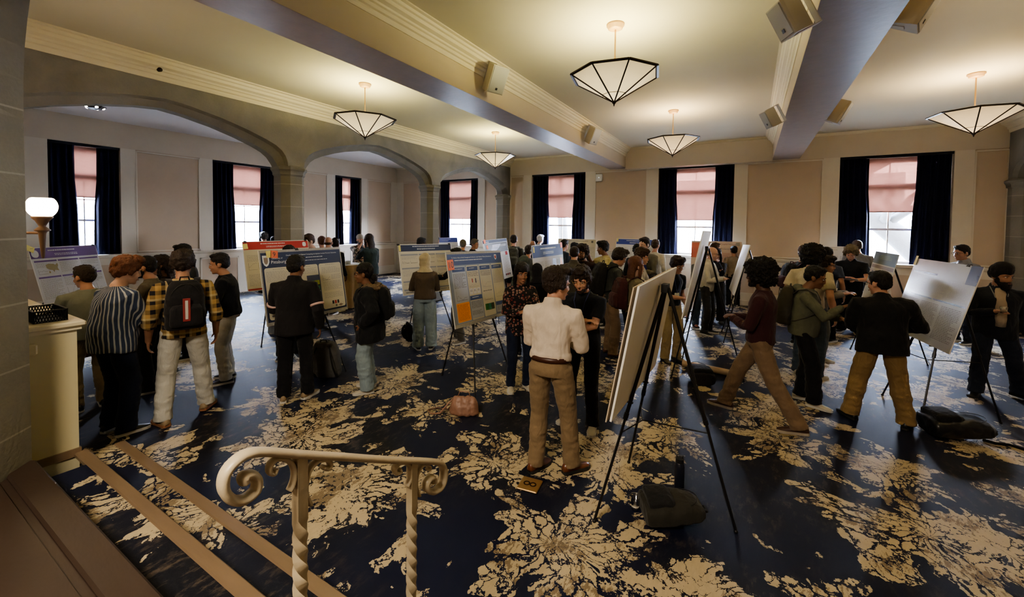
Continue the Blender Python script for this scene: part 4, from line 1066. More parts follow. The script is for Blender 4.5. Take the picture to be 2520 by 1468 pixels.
# ------------------------------------------------------------------ posters, boards, easels
INK = mat('poster_ink_grey', (.16, .15, .14), .6, .2, 60); INKL = mat('poster_ink_light', (.38, .36, .32), .6, .2, 60)
PCREAM = mat('poster_cream', (.60, .56, .43), .65, .04, 4); PWHITE = mat('poster_white', (.66, .66, .66), .65, .03, 4); PGREY = mat('poster_grey', (.30, .31, .33), .65, .1, 6)
PNAVY = mat('poster_navy', (.025, .035, .085), .65, .1); PBLUE = mat('poster_blue', (.065, .10, .24), .65, .1); PROY = mat('poster_royal', (.04, .06, .28), .65, .1); PPUR = mat('poster_purple', (.13, .06, .20), .65, .1)
PRED = mat('poster_red', (.42, .035, .03), .65, .1); PORG = mat('poster_orange', (.85, .32, .04), .45, .06); PTXTW = mat('poster_text_white', (.75, .75, .72), .5, .02)
TAGO = mat('tag_orange', (.85, .20, .09), .6, .05); TAGY = mat('tag_yellow', (.75, .66, .22), .6, .05); PBLACK = mat('poster_black', (.015, .016, .02), .4, .1)
PGRN = mat('poster_green', (.05, .22, .06), .4, .4, 30); PYG = mat('poster_yellow_green', (.35, .40, .06), .4, .4, 30); PDG = mat('poster_dark_green', (.05, .07, .035), .4, .3, 10)
PMAPT = mat('map_tan', (.28, .22, .07), .6, .3, 60); PTAN = mat('poster_tan', (.27, .20, .14), .5, .1); PCORK = mat('poster_edge_grey', (.36, .34, .30), .6, .4, 90)
def text_mesh(txt, size, align='LEFT'):
    cu = bpy.data.curves.new('t', 'FONT'); cu.body = txt; cu.size = size; cu.align_x = align; cu.resolution_u = 3
    o = bpy.data.objects.new('t', cu); COL.objects.link(o); dg = bpy.context.evaluated_depsgraph_get()
    me = bpy.data.meshes.new_from_object(o.evaluated_get(dg)); vs = [tuple(v.co) for v in me.vertices]; fs = [tuple(p.vertices) for p in me.polygons]
    bpy.data.objects.remove(o); bpy.data.curves.remove(cu); bpy.data.meshes.remove(me); return vs, fs
def sheet(W, H, items, name='poster_sheet'):
    """items in 0..1 coordinates, y down; built as a single thin sheet with printed shapes"""
    mats = []; mb = MB(); rnd = random.Random(len(items)*13+int(W*100))
    def mi(m):
        if m not in mats: mats.append(m)
        mb.mi = mats.index(m)
    def q(x0, y0, x1, y1, z):
        X0 = (x0-.5)*W; X1 = (x1-.5)*W; Y0 = (.5-y0)*H; Y1 = (.5-y1)*H
        mb.add([(X0, Y1, z), (X1, Y1, z), (X1, Y0, z), (X0, Y0, z)], [(0,1,2,3)])
    def rr(x0, y0, x1, y1, z, r=.03):
        X0 = (x0-.5)*W; X1 = (x1-.5)*W; Y0 = (.5-y0)*H; Y1 = (.5-y1)*H; vs = []
        for cx, cy_, a0 in ((X1-r, Y0-r, 0), (X0+r, Y0-r, PI/2), (X0+r, Y1+r, PI), (X1-r, Y1+r, 3*PI/2)):
            for k in range(5): a = a0+k*PI/8; vs.append((cx+r*math.cos(a), cy_+r*math.sin(a), z))
        mb.add(vs, [tuple(range(20))])
    z = .0045
    for it in items:
        k = it[0]; z += .00012
        if k == 'r': mi(it[5]); q(*it[1:5], z)
        elif k == 'rr': mi(it[5]); rr(*it[1:5], z, it[6] if len(it) > 6 else .02)
        elif k == 'poly': mi(it[2]); mb.add([((x-.5)*W, (.5-y)*H, z) for x, y in it[1]], [tuple(range(len(it[1])))])
        elif k == 't':
            _, txt, x, y, sz, m, *al = it; vs, fs = text_mesh(txt, sz, al[0] if al else 'LEFT'); mi(m); mb.add([(a+(x-.5)*W, b_+(.5-y)*H, z) for a, b_, _ in vs], fs)
        elif k == 'l':      # block of small print: rows of word-like dashes
            _, x0, y0, x1, y1, n, m = it[:7]; mi(m); th = (y1-y0)/n*.42
            for i in range(n):
                y = y0+(y1-y0)*i/n; x = x0; end = x1-(rnd.random()*.3*(x1-x0) if rnd.random() < .3 else 0)
                while x < end:
                    wd = rnd.uniform(.006, .03); q(x, y, min(x+wd, end), y+th, z); x += wd+.006
        elif k == 'plot':   # small axes with a curve
            _, x0, y0, x1, y1, m = it; mi(m); q(x0, y0, x0+.003, y1, z); q(x0, y1-.004, x1, y1, z)
            px_, py_ = x0, y1-(y1-y0)*rnd.uniform(.1, .5)
            for i in range(14):
                nx = x0+(x1-x0)*(i+1)/14; ny = min(y1-.01, max(y0, py_+rnd.uniform(-.4, .34)*(y1-y0)*.5)); d_ = .004
                mb.add([((px_-.5)*W, (.5-py_)*H, z), ((nx-.5)*W, (.5-ny)*H, z), ((nx-.5)*W, (.5-ny-d_)*H, z), ((px_-.5)*W, (.5-py_-d_)*H, z)], [(0,3,2,1) if False else (3,2,1,0)]); px_, py_ = nx, ny
    return mb, mats
def board(label, c, yaw, lean, roll, W, H, items, thick=.005, tags=(), clips=True, rear=.62, easel=True, esl=None, cat='poster', back=PAPER):
    n = V((math.cos(yaw), math.sin(yaw), 0)); rt = V((-math.sin(yaw), math.cos(yaw), 0)); up = V((0,0,1))*math.cos(lean)-n*math.sin(lean)
    r2 = rt*math.cos(roll)+up*math.sin(roll); u2 = up*math.cos(roll)-rt*math.sin(roll); nn = r2.cross(u2)
    t = empty('poster_board', c, 0, label, cat)
    M = Matrix.Identity(4)
    for i in range(3): M[i][0] = r2[i]; M[i][1] = u2[i]; M[i][2] = nn[i]
    t.rotation_euler = M.to_euler()
    mb = MB(); mb.box((-W/2, -H/2, -thick), (W/2, H/2, .0035)); mb.build('foam_board', back, t)
    if items:
        mb, mats = sheet(W, H, items); mb.build('printed_poster', mats, t)
    for (x, y, w_, h_, m, txt, rot) in tags:
        R = Matrix.Translation(((x-.5)*W, (.5-y)*H, .012)) @ Matrix.Rotation(rot, 4, 'Z')
        mb = MB(); mb.mi = 0; mb.box((-w_/2, -h_/2, -.0008), (w_/2, h_/2, .0008), R)
        if txt:
            vs, fs = text_mesh(txt, h_*.85, 'CENTER'); mb.mi = 1; mb.add([(a, b_-h_*.29, .0016) for a, b_, _ in vs], fs, R)
        mb.build('number_tag' if txt else 'sticky_note', [m, PBLACK], t)
    if clips:
        for x in clips if isinstance(clips, (list, tuple)) else (.04, .96):
            mb = MB(); mb.prism([((x-.5)*W-.022, H/2-.018, .014), ((x-.5)*W+.022, H/2-.018, .014), ((x-.5)*W+.022, H/2+.012, .003), ((x-.5)*W-.022, H/2+.012, .003)], (0, 0, -.018)); mb.build('binder_clip', BLACKP, t)
    if easel:
        make_easel(esl or label, V(c), n, rt, lean, W, H, rear=rear)
    return t
def make_easel(lab, c, n, rt, lean, W, H, spread=.43, front=.24, rear=.62):
    if not lab.startswith('black'): lab = ' '.join(('black folding tripod easel holding the '+lab).split()[:16])
    zb = c.z-H/2*math.cos(lean)-.012
    base = V((c.x, c.y, 0)); t = empty('easel', base, 0, lab, 'easel', None)
    topz = c.z+.36*math.cos(lean); topc = -n*(.055+math.sin(lean)*.36)
    apex = V((topc.x, topc.y, topz)); sgn = lambda q: q
    for q in (-1, 1):
        foot = n*front+rt*q*spread; foot.z = .008; a = apex+rt*q*.025
        mid = a.lerp(foot, .56); mb = MB(); mb.tube([a, mid], .0135, 8); mb.tube([mid, foot], .0095, 8); mb.tube([mid-(foot-a).normalized()*.03, mid+(foot-a).normalized()*.02], .017, 8); mb.ell(tuple(foot), (.014, .014, .014)); mb.build('front_leg', BLACK, t)
    foot = -n*rear; foot.z = .008; a = apex-n*.02; mid = a.lerp(foot, .56)
    mb = MB(); mb.tube([a, mid], .0135, 8); mb.tube([mid, foot], .0095, 8); mb.tube([mid, mid+(foot-a).normalized()*.03], .017, 8); mb.ell(tuple(foot), (.014, .014, .014)); mb.build('rear_leg', BLACK, t)
    mb = MB(); mb.box((-.045, -.022, -.03), (.045, .022, .03), Matrix.Translation(apex) @ Matrix.Rotation(math.atan2(rt.y, rt.x), 4, 'Z')); mb.build('hinge_block', BLACK, t)
    # ledge pegs under the board and the spreader bars
    kz = (apex.z-zb)/(apex.z-.008); L1 = (apex-rt*.025).lerp(n*front-rt*spread, kz); L2 = (apex+rt*.025).lerp(n*front+rt*spread, kz)
    mb = MB()
    for P__ in (L1, L2): p0 = V((P__.x, P__.y, zb-.004)); mb.tube([p0-n*.02, p0+n*.055, p0+n*.055+V((0,0,.03))], .008, 6)
    mb.build('ledge_peg', BLACK, t)
    k2 = (apex.z-.62)/(apex.z-.008); A = apex.lerp(n*front-rt*spread, k2); B_ = apex.lerp(n*front+rt*spread, k2); R_ = a.lerp(foot, k2*.98)
    mb = MB(); mid = (A+B_)/2-n*.08; mb.tube([A, mid], .005, 6); mb.tube([B_, mid], .005, 6); mb.tube([R_, mid], .005, 6); mb.build('spreader_bar', BLACK, t)
    return t
WB = [('r', .008, .008, .992, .992, PWHITE)]
def std(head, cols=3, body=PCREAM, hh=.14, rows=((.20, .56), (.60, .95)), hb=None, title=None, subm=PTXTW, seed=1, sec=True):
    rnd = random.Random(seed); it = [('r', .006, .006, .994, .994, body), ('r', .006, .012, .994, hh, head)]
    if title: it.append(('t', title, .5, hh*.52, .030, PTXTW, 'CENTER'))
    else: it.append(('l', .25, hh*.26, .75, hh*.50, 1, PTXTW))
    it.append(('l', .33, hh*.60, .67, hh*.84, 2, PTXTW))
    for c in range(cols):
        x0 = .02+c*.96/cols+.008; x1 = .02+(c+1)*.96/cols-.008
        for y0, y1 in rows:
            if sec: it.append(('r', x0, y0-.035, x1, y0-.005, hb or head))
            if rnd.random() < .5:
                m_ = y0+(y1-y0)*.45; it.append(('l', x0+.01, y0+.01, x1-.01, m_, int((m_-y0)/.018), INKL)); it.append(('plot', x0+.02, m_+.02, (x0+x1)/2-.01, y1-.02, INK)); it.append(('plot', (x0+x1)/2+.01, m_+.02, x1-.02, y1-.02, INK))
            else: it.append(('l', x0+.01, y0+.01, x1-.01, y1-.02, int((y1-y0)/.018), INKL))
    return it
# shield emblem
def shield(x, y, w_, h_, m1, m2):
    P = [(x-w_, y-h_), (x+w_, y-h_), (x+w_, y+h_*.2), (x+w_*.6, y+h_*.75), (x, y+h_), (x-w_*.6, y+h_*.75), (x-w_, y+h_*.2)][::-1]
    Q = [(x+(a-x)*.62, y+(b_-y)*.62) for a, b_ in P]; return [('poly', P, m1), ('poly', Q, m2)]
# 1 purple
it = std(PPUR, 3, PWHITE, .20, ((.27, .50), (.56, .95)))
it += [('rr', .02, .05, .115, .18, PTXTW, .05), ('r', .19, .29, .31, .49, PWHITE), ('poly', [(.16,.32),(.20,.30),(.27,.31),(.29,.33),(.325,.30),(.33,.34),(.315,.38),(.325,.44),(.30,.43),(.27,.42),(.255,.46),(.235,.42),(.20,.41),(.165,.38)][::-1], PMAPT), ('poly', [(.185,.44),(.20,.43),(.205,.47),(.18,.47)][::-1], PMAPT)]
board('poster with purple header and a small United States map at far left', (-9.953+.0, 2.245, 1.203), .675, .247, -.011, 1.219, .912, it, tags=[(.02, .02, .13, .09, TAGY, None, -.5)], esl='poster with the purple header')
# 2 red
it = std(PRED, 3, PCREAM, .17, ((.27, .60), (.66, .93)), sec=False); it += [('r', .006, .955, .994, .985, PRED), ('rr', .90, .04, .96, .14, PTXTW, .03)]
board('poster with wide red header band behind poster nine', (-7.27, 4.24, 1.345), -.063, .237, 0, 1.135, .85, it, tags=[(.03, .10, .08, .09, TAGY, None, .1)])
# 3 poster nine
it = [('r', 0, 0, 1, 1, PCORK), ('r', .015, .035, .988, .955, PNAVY), ('t', 'Distributed Coherent Optical Computing via Injection Locked Photonic Networks', .61, .092, .0235, PTXTW, 'CENTER'),
      ('l', .52, .125, .74, .145, 1, PTXTW), ('l', .40, .17, .80, .185, 1, PTXTW)]
it += shield(.065, .145, .035, .075, PTXTW, PTAN)
it += [('t', 'University of', .125, .125, .028, PTXTW), ('t', 'Pittsburgh', .115, .185, .056, PTXTW)]
for x0, x1 in ((.035, .345), (.357, .655), (.667, .975)): it += [('rr', x0, .24, x1, .93, PCREAM, .03), ('l', x0+.09, .262, x1-.09, .272, 1, INK)]
it += [('l', .05, .29, .33, .44, 10, INKL), ('l', .05, .54, .33, .80, 14, INKL), ('rr', .13, .47, .15, .50, INKL, .008), ('rr', .17, .465, .195, .505, INKL, .01), ('rr', .21, .46, .24, .51, PNAVY, .012), ('r', .06, .83, .11, .85, INK), ('r', .06, .87, .11, .89, INK),
       ('l', .37, .29, .64, .38, 6, INKL), ('r', .50, .40, .66, .63, PBLACK), ('r', .52, .48, .585, .545, PGRN), ('r', .59, .48, .655, .545, PYG), ('r', .59, .56, .655, .62, mat('poster_teal', (.05,.22,.13), .4, .3, 20)), ('l', .37, .66, .64, .90, 14, INKL),
       ('l', .70, .30, .95, .40, 6, INKL), ('plot', .70, .42, .80, .50, INK), ('l', .82, .42, .95, .50, 5, INKL), ('l', .70, .52, .95, .66, 8, INKL), ('l', .70, .69, .95, .78, 6, INKL),
       ('r', .79, .82, .815, .87, PBLACK), ('r', .825, .82, .85, .87, PRED), ('r', .86, .82, .885, .87, PBLACK), ('rr', .83, .885, .855, .915, INK, .01), ('poly', [(.87,.90),(.905,.88),(.94,.90),(.905,.92)][::-1], PTAN)]
board('large dark-blue poster on board carrying the orange tag 9', (-5.108, 3.346, 1.292), .086, .186, -.006, 1.219, .92, it, tags=[(.10, .055, .07, .085, TAGY, None, .05), (.155, .06, .10, .095, TAGO, '9', -.12)], clips=(.42,), esl='dark-blue poster nine')
# 4 navy header
it = std(PNAVY, 3, PCREAM, .14, ((.23, .40), (.50, .66), (.76, .84), (.92, .97)), hb=PGREY); it += [('l', .06, .95, .3, .98, 1, INK)]
board('cream poster with narrow navy header in front of the person in headscarf', (-5.288, 5.926, 1.253), -.211, .223, -.014, 1.212, .926, it, tags=[(.022, .075, .04, .11, TAGY, None, 0)], clips=(.01, .97), esl='cream poster with the navy header')
# 5 poster ten
it = [('r', 0, 0, 1, 1, PCORK), ('r', .01, .035, .99, .955, mat('poster_body_blue', (.22, .26, .33), .45, .06)), ('r', .01, .035, .99, .185, PBLUE),
      ('t', 'To Purify or Not to Purify: Entanglement Purification under Realistic Memory Decoherence', .43, .092, .0235, PTXTW, 'CENTER'), ('l', .12, .115, .76, .140, 1, PTXTW)] + shield(.87, .10, .022, .04, PTXTW, PRED)
GB = mat('poster_pale_blue', (.40, .42, .46), .45, .04)
cx_ = [(.05, .275), (.29, .50), (.515, .735), (.75, .975)]
for i, (a, b_) in enumerate(cx_):
    it += [('rr', a, .20, b_, .945 if i < 3 else .80, [GB, PCREAM, PCREAM, PCREAM][i], .015), ('r', a+.01, .215, b_-.01, .275, PBLUE), ('l', a+.05, .235, b_-.05, .250, 1, PTXTW)]
it += [('l', .065, .30, .26, .50, 12, INK), ('plot', .08, .53, .25, .66, INK), ('rr', .06, .69, .27, .935, PORG, .012), ('l', .075, .71, .255, .92, 13, mat('orange_ink', (.45,.13,.02))),
       ('l', .30, .29, .49, .36, 5, INK), ('plot', .31, .37, .48, .50, INKL), ('rr', .36, .385, .375, .44, PRED, .006), ('rr', .42, .385, .435, .45, PNAVY, .006)]
for k in range(3): it += [('rr', .30+k*.065, .52, .355+k*.065, .60, PWHITE, .008), ('l', .31+k*.065, .54, .345+k*.065, .57, 2, INK)]
it += [('r', .29, .62, .50, .68, PBLUE), ('l', .33, .64, .46, .66, 1, PTXTW), ('rr', .29, .69, .50, .93, GB, .012), ('l', .30, .70, .49, .80, 6, INK), ('l', .30, .83, .49, .89, 4, INK),
       ('l', .53, .29, .72, .37, 5, INK), ('plot', .54, .39, .71, .53, INKL), ('l', .54, .58, .71, .60, 1, PBLACK), ('plot', .54, .62, .71, .72, INKL), ('r', .54, .77, .60, .86, PGRN), ('r', .602, .77, .652, .86, mat('poster_teal', (.05,.22,.13))), ('r', .654, .77, .71, .86, PDG),
       ('l', .765, .29, .96, .50, 11, INKL), ('plot', .78, .55, .95, .70, INKL), ('r', .75, .77, .975, .82, PBLUE), ('rr', .75, .83, .975, .93, PGREY, .008), ('l', .77, .85, .95, .91, 5, INK)]
board('blue-header poster on board carrying the orange tag 10 in mid hall', (-3.039, 4.398, 1.300), .008, .20, -.034, 1.228, .909, it, tags=[(.045, .175, .115, .125, TAGO, '10', .06)], clips=False, esl='blue poster ten')
# 6 far window poster
it = std(PROY, 4, PWHITE, .18, ((.28, .60), (.66, .95)), sec=False); it += [('rr', .03, .04, .09, .14, PTXTW, .03)]
board('white poster with royal blue header in front of the far aisle window', (-9.088, 11.023, 1.177), -.222, .221, -.006, 1.219, .909, it, clips=False)
# 7 dark poster
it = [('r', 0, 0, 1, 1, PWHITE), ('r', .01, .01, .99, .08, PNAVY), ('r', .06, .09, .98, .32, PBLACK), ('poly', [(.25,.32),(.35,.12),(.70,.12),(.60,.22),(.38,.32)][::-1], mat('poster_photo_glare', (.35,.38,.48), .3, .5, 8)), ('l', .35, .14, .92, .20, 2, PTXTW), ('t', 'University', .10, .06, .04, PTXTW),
      ('l', .10, .40, .32, .90, 22, INKL), ('plot', .36, .38, .60, .55, INK), ('l', .36, .60, .60, .90, 14, INKL), ('l', .66, .40, .96, .86, 24, INKL), ('r', .83, .33, .93, .42, PRED)]
it += [('r', .70+k*.045, .88, .735+k*.045, .93, PRED if k % 2 else PBLACK) for k in range(5)]
board('dark-headed poster with a glossy photo band left of the grey backpack', (-4.863, 7.743, 1.317), .109, .191, .019, 1.224, .916, it, tags=[(.07, .03, .09, .08, TAGO, None, .1), (.14, .17, .08, .08, TAGO, None, .2)], clips=False)
# 8 small blue right of dark one
it = std(PBLUE, 3, PWHITE, .26, ((.34, .60), (.66, .95)), sec=False); it += [('r', .62, .32, .74, .50, PBLACK), ('r', .88, .32, .95, .72, PORG), ('r', .38, .60, .46, .70, PBLACK), ('r', .50, .58, .62, .70, INK)]
board('white poster with blue header behind the floral top and cream shirt', (-3.45, 7.404, 1.26), -.071, .103, .008, 1.222, .914, it, tags=[(.95, .04, .09, .11, TAGO, None, .1), (.04, .09, .05, .11, TAGY, None, 0)], clips=False)
# 9 pale paper poster
it = std(PCREAM, 3, PCREAM, .16, ((.25, .60), (.66, .95)), sec=False, subm=INKL); it += [('l', .2, .06, .8, .10, 1, INK), ('r', .88, .05, .93, .12, INK)]
c9 = ony(1416, 620, 12.0); board('plain cream poster against the far wall by the window near the small arch', (c9.x, 12.05, 1.22), -PI/2+.1, .16, 0, 1.22, .91, it, clips=False, rear=.45, esl='plain cream poster at the far wall')
# 10
it = std(PROY, 3, PWHITE, .18, ((.27, .60), (.66, .95)), sec=False); board('white poster with royal blue header band behind the tall grey jacket', (-2.884, 12.056, 1.268), -1.632, .215, -.006, 1.222, .914, it, rear=.45, esl='royal blue header poster at the far wall', tags=[(.03, .05, .05, .10, TAGY, None, 0)], clips=(.98,))
# 11
it = [('r', 0, 0, 1, 1, mat('poster_peach', (.62, .50, .40), .5, .05)), ('r', .0, .05, .30, .5, mat('poster_soft_red', (.60, .16, .10), .5, .2, 5)), ('t', 'Operators with Coupled Neurons', .60, .10, .050, mat('dark_red_ink', (.25,.05,.03)), 'CENTER'), ('l', .55, .20, .92, .26, 2, INK), ('r', .88, .03, .96, .13, INKL), ('l', .35, .34, .95, .9, 26, mat('red_ink', (.5,.2,.15)))]
board('peach and red poster at the far wall behind the person with hand raised', (-.82, 12.30, 1.261), -1.50, .16, .001, 1.222, .913, it, clips=False, rear=.30, esl='peach and red poster')
# white boards seen from behind
board('large blank white board seen from behind in the foreground', (-.662, 3.192, 1.291), 3.116, .183, -.017, 1.221, .91, WB, thick=.010, clips=False, cat='board', esl='large blank white board in the foreground')
t = board('second blank board directly backing the large white foreground board', (-.688, 3.185, 1.283), 3.116, .183, -.017, 1.221, .91, WB, thick=.004, clips=False, cat='board', easel=False, back=mat('tan_board', (.62, .50, .36), .7, .05))
board('tall narrow white board in upright format seen edge-on behind the foreground board', (-.664, 6.395, 1.442), 3.115, .195, .013, .91, 1.221, WB, thick=.010, clips=False, cat='board', esl='tall upright white board')
board('small-looking white board on easel by the far wainscot', (-.193, 8.802, 1.324), -3.05, .253, .036, 1.219, .922, WB, thick=.01, clips=False, cat='board', esl='small-looking white board by the far wainscot')
# 15 wall
it = std(PWHITE, 3, PWHITE, .15, ((.25, .60), (.66, .95)), sec=False); it += [('l', .1, .03, .9, .06, 1, INKL), ('l', .2, .09, .8, .12, 1, INKL), ('r', .42, .52, .60, .68, PGREY)]
c9 = ony(2040, 640, 12.1); board('white poster against the far wall behind the slate-blue tee', (c9.x, 12.1, 1.24), -PI/2, .15, 0, 1.15, .88, it, clips=False, rear=.42, esl='white poster at the far wall')
# 16 green
it = [('r', 0, 0, 1, 1, PCREAM), ('r', .0, .0, 1, .22, PDG), ('l', .3, .06, .8, .14, 3, mat('pale_green_ink', (.25,.3,.15))), ('r', .02, .24, .98, .30, PTAN), ('r', .02, .56, .98, .62, PTAN)]
for k in range(3): it += [('l', .05+k*.32, .34, .32+k*.32, .53, 10, INKL), ('plot', .06+k*.32, .66, .30+k*.32, .90, INK), ('r', .10+k*.3, .36, .16+k*.3, .42, INK)]
board('poster with dark green photo header, tilted on easel before the right window', (1.772, 8.65, 1.274), 3.153+.0, .207, .007, 1.22, .91, it, clips=False, tags=[])
# 17 glossy right
GLP = mat('glossy_poster_film', (.42, .42, .40), .16, .10, 5, spec=.8); GLP2 = mat('glossy_poster_navy', (.03,.04,.08), .16, .1, spec=.8)
it = [('r', 0, 0, 1, 1, GLP), ('r', .86, .0, 1, .22, GLP2), ('r', .03, .16, .45, .18, GLP2), ('r', .05, .46, .50, .48, GLP2), ('r', .52, .46, .98, .48, GLP2)]
for k in range(3): it += [('l', .04+k*.32, .52, .32+k*.32, .92, 22, INK), ('l', .04+k*.32, .22, .32+k*.32, .43, 12, INKL)]
tb = board('glossy poster sheet with light reflections on the board at the right', (1.776, 6.402, 1.288), -2.993, .254, 0, 1.218, .922, it, clips=(.82,), tags=[(.02, .03, .05, .12, TAGY, None, 0)], esl='glossy poster at the right')

# ------------------------------------------------------------------ tables
TANC = cloth('tan_table_skirt', (.40, .27, .14)); WHC = cloth('white_tablecloth', (.62, .60, .55))
c = onz(840, 757, 0)
c = V((-8.35, 6.75, 0)); g = onz(852, 752, 0); c = V((g.x, g.y, 0))
t = empty('cocktail_table', c, 0, 'high round table under a tan floor-length cloth beyond poster nine', 'table')
mb = MB(); n = 64; vs = []; fs = []; R = .40
for j, (z, rr_, am) in enumerate(((1.055, .0, 0), (1.055, R, 0), (1.04, R+.008, .002), (.9, R, .012), (.5, R*.98, .025), (.01, R*1.03, .035))):
    for k in range(n): a = 2*PI*k/n; q = rr_+am*math.sin(a*13+.4*math.sin(a*3)); vs.append((q*math.cos(a), q*math.sin(a), z))
for j in range(5):
    for k in range(n): k2 = (k+1) % n; fs.append((j*n+k, (j+1)*n+k, (j+1)*n+k2, j*n+k2))
mb.add(vs, fs); mb.build('skirt', TANC, t, smooth=True)
mb = MB(); mb.lathe([(0, 1.057), (R*.98, 1.057), (R*.98, 1.062), (0, 1.063)], 40, cap=False); mb.build('top_cloth', WHC, t)
mb = MB(); mb.bbox((-.09, -.06, 0), (.09, .06, .07), .006); o = mb.build('snack_box', mat('yellow_box', (.65, .48, .06), .5), loc=(c.x-.10, c.y-.12, 1.064)); tag(o, 'small yellow box on the tan-skirted table', 'box')
mb = MB(); mb.bbox((-.10, -.07, 0), (.10, .07, .06), .006); o = mb.build('snack_tray', BLACKP, loc=(c.x-.12, c.y+.03, 1.064)); tag(o, 'black tray behind the yellow box on the tan-skirted table', 'tray')
for k in range(4):
    mb = MB(); mb.lathe([(.026, 0), (.028, .005), (.036, .09), (.034, .09), (.026, .008), (0, .008)], 14, cap=False); o = mb.build('plastic_cup', mat('white_cup', (.62,.62,.60), .4), smooth=True, loc=(c.x+.10+.07*(k % 2), c.y-.12+.08*(k//2), 1.064)); tag(o, 'white cup on the tan-skirted table beside the yellow box', 'cup', 'white cups on the tan-skirted table')
g = V((1.35, 11.3, 0))
t = empty('buffet_table', g, 0, 'white-topped table with black metal legs behind the black polo', 'table')
mb = MB(); mb.bbox((-.75, -.35, .72), (.75, .35, .76), .006); mb.box((-.76, -.36, .60), (.76, -.352, .757)); mb.build('tabletop', mat('white_table', (.62,.62,.62), .4), t)
for q, w_ in ((-1, -1), (-1, 1), (1, -1), (1, 1)):
    mb = MB(); mb.tube([(q*.66, w_*.28, .72), (q*.68, w_*.30, .0)], .016, 8); mb.build('leg', BLACK, t)
# ------------------------------------------------------------------ bags and things on the floor
def lying(c, rz, tilt, label, m, m2, sc):
    return floor_pack((c.x+math.sin(rz)*.22*sc, c.y-math.cos(rz)*.22*sc, 0), rz, tilt, label, m, m2, sc, straps=False)
GRB = cloth('grey_bag_fabric', (.11, .105, .098)); BKB = cloth('black_bag_fabric', (.012, .012, .013)); PNK = mat('pink_tan_leather', (.30, .165, .115), .45, .15, 10, .3, 25)
g = onz(808, 925); floor_pack((g.x, g.y, 0), math.radians(215), math.radians(-14), 'grey-and-black backpack standing on the carpet behind the black jacket', GRB, BKB, 1.15)
fp = lying(onz(1652, 1246, .10), math.radians(-62), math.radians(-84), 'large dark olive-black backpack lying under the foreground white board', cloth('olive_black_bag', (.028, .026, .020)), BKB, .92)
fp = fp_shiny = lying(onz(2353, 1050, .10), math.radians(-75), math.radians(-84), 'shiny black rounded backpack lying at the foot of the glossy poster easel', mat('shiny_black_pack', (.014, .015, .018), .3, .1, 6, .3, 15), BKB, 1.15)
g = onz(1012, 838); fp = floor_pack((g.x, g.y, 0), math.radians(150), math.radians(-8), 'small black bag on the carpet left of the person in headscarf', BKB, BKB, .72)
fp = lying(onz(1722, 918, .10), math.radians(20), math.radians(-85), 'dark bag lying beside the long cardboard tube', cloth('dark_bag_fabric', (.022, .020, .022)), BKB, 1.0)
# loose strap of the shiny pack
a = onz(2418, 1082, .01); pts = [V((0,0,.012)), V((.08,-.03,.012)), V((.18,.0,.012)), V((.26,-.05,.012)), V((.30,.03,.012))]
mb = MB(); mb.tube([Matrix.Rotation(fp_shiny.rotation_euler.z, 3, 'Z').inverted() @ (V((a.x, a.y, 0))+p_-V((fp_shiny.location.x, fp_shiny.location.y, fp_shiny.location.z))) for p_ in pts], [(.014, .004)]*5, 8); o = mb.build('loose_strap', BKB, smooth=True); o.parent = fp_shiny
# handbag
g = onz(1142, 1018); t = empty('handbag', (g.x, g.y, 0), math.radians(25), 'pinkish tan slouchy handbag with long strap in front of poster ten easel', 'bag')
mb = MB(); rbox(mb, [(.005, 0, 0, .15, .075), (.03, 0, 0, .165, .085), (.10, 0, 0, .155, .07), (.17, .0, 0, .135, .04), (.20, 0, 0, .115, .018)], pw=2.8)
remeshed(mb, 'bag_body', .010, PNK, 1, lambda c: .010*noise.noise(V((c.x*22, c.y*22, c.z*9)))+.004*noise.noise(c*45), t)
mb = MB(); mb.tube([(-.12, 0, .17), (-.17, -.02, .12), (-.26, -.06, .02), (-.36, -.05, .008), (-.42, .03, .008), (-.34, .10, .008), (-.20, .08, .01), (-.13, .02, .10)], [(.010, .004)]*8, 8); mb.build('strap', PNK, t, smooth=True)
mb = MB(); mb.tube([(-.07, 0, .19), (-.05, .0, .25), (.05, 0, .25), (.07, 0, .19)], .006, 8); mb.build('handle', PNK, t, smooth=True)
# bottle
g = onz(1671, 1206); t = empty('water_bottle', (g.x, g.y, 0), 0, 'navy-black water bottle standing behind the dark backpack', 'bottle')
mb = MB(); mb.lathe([(0, 0), (.035, 0), (.037, .01), (.037, .20), (.030, .225), (.028, .23)], 24, cap=True); mb.build('flask', mat('bottle_navy', (.012, .014, .025), .35), t, smooth=True)
mb = MB(); mb.lathe([(.029, .228), (.031, .232), (.031, .262), (.02, .268), (0, .268)], 20, cap=False); mb.tube([(-.02, 0, .262), (-.02, 0, .285), (.02, 0, .285), (.02, 0, .262)], .006, 8); mb.build('cap', BLACKP, t)
# clear cup
g = onz(1563, 1252); t = empty('clear_cup', (g.x, g.y, 0), 0, 'clear plastic cup on the carpet left of the dark backpack', 'cup')
mb = MB(); mb.lathe([(0, .003), (.026, .003), (.037, .10), (.039, .102), (.036, .10), (.025, .006), (0, .006)], 24, cap=False); mb.build('cup_wall', CLEAR, t, smooth=True)
mb = MB(); mb.lathe([(0, .006), (.026, .008), (.030, .035), (0, .036)], 20, cap=False); mb.build('ice_water', mat('ice', (.6, .55, .45), .2), t, smooth=True)
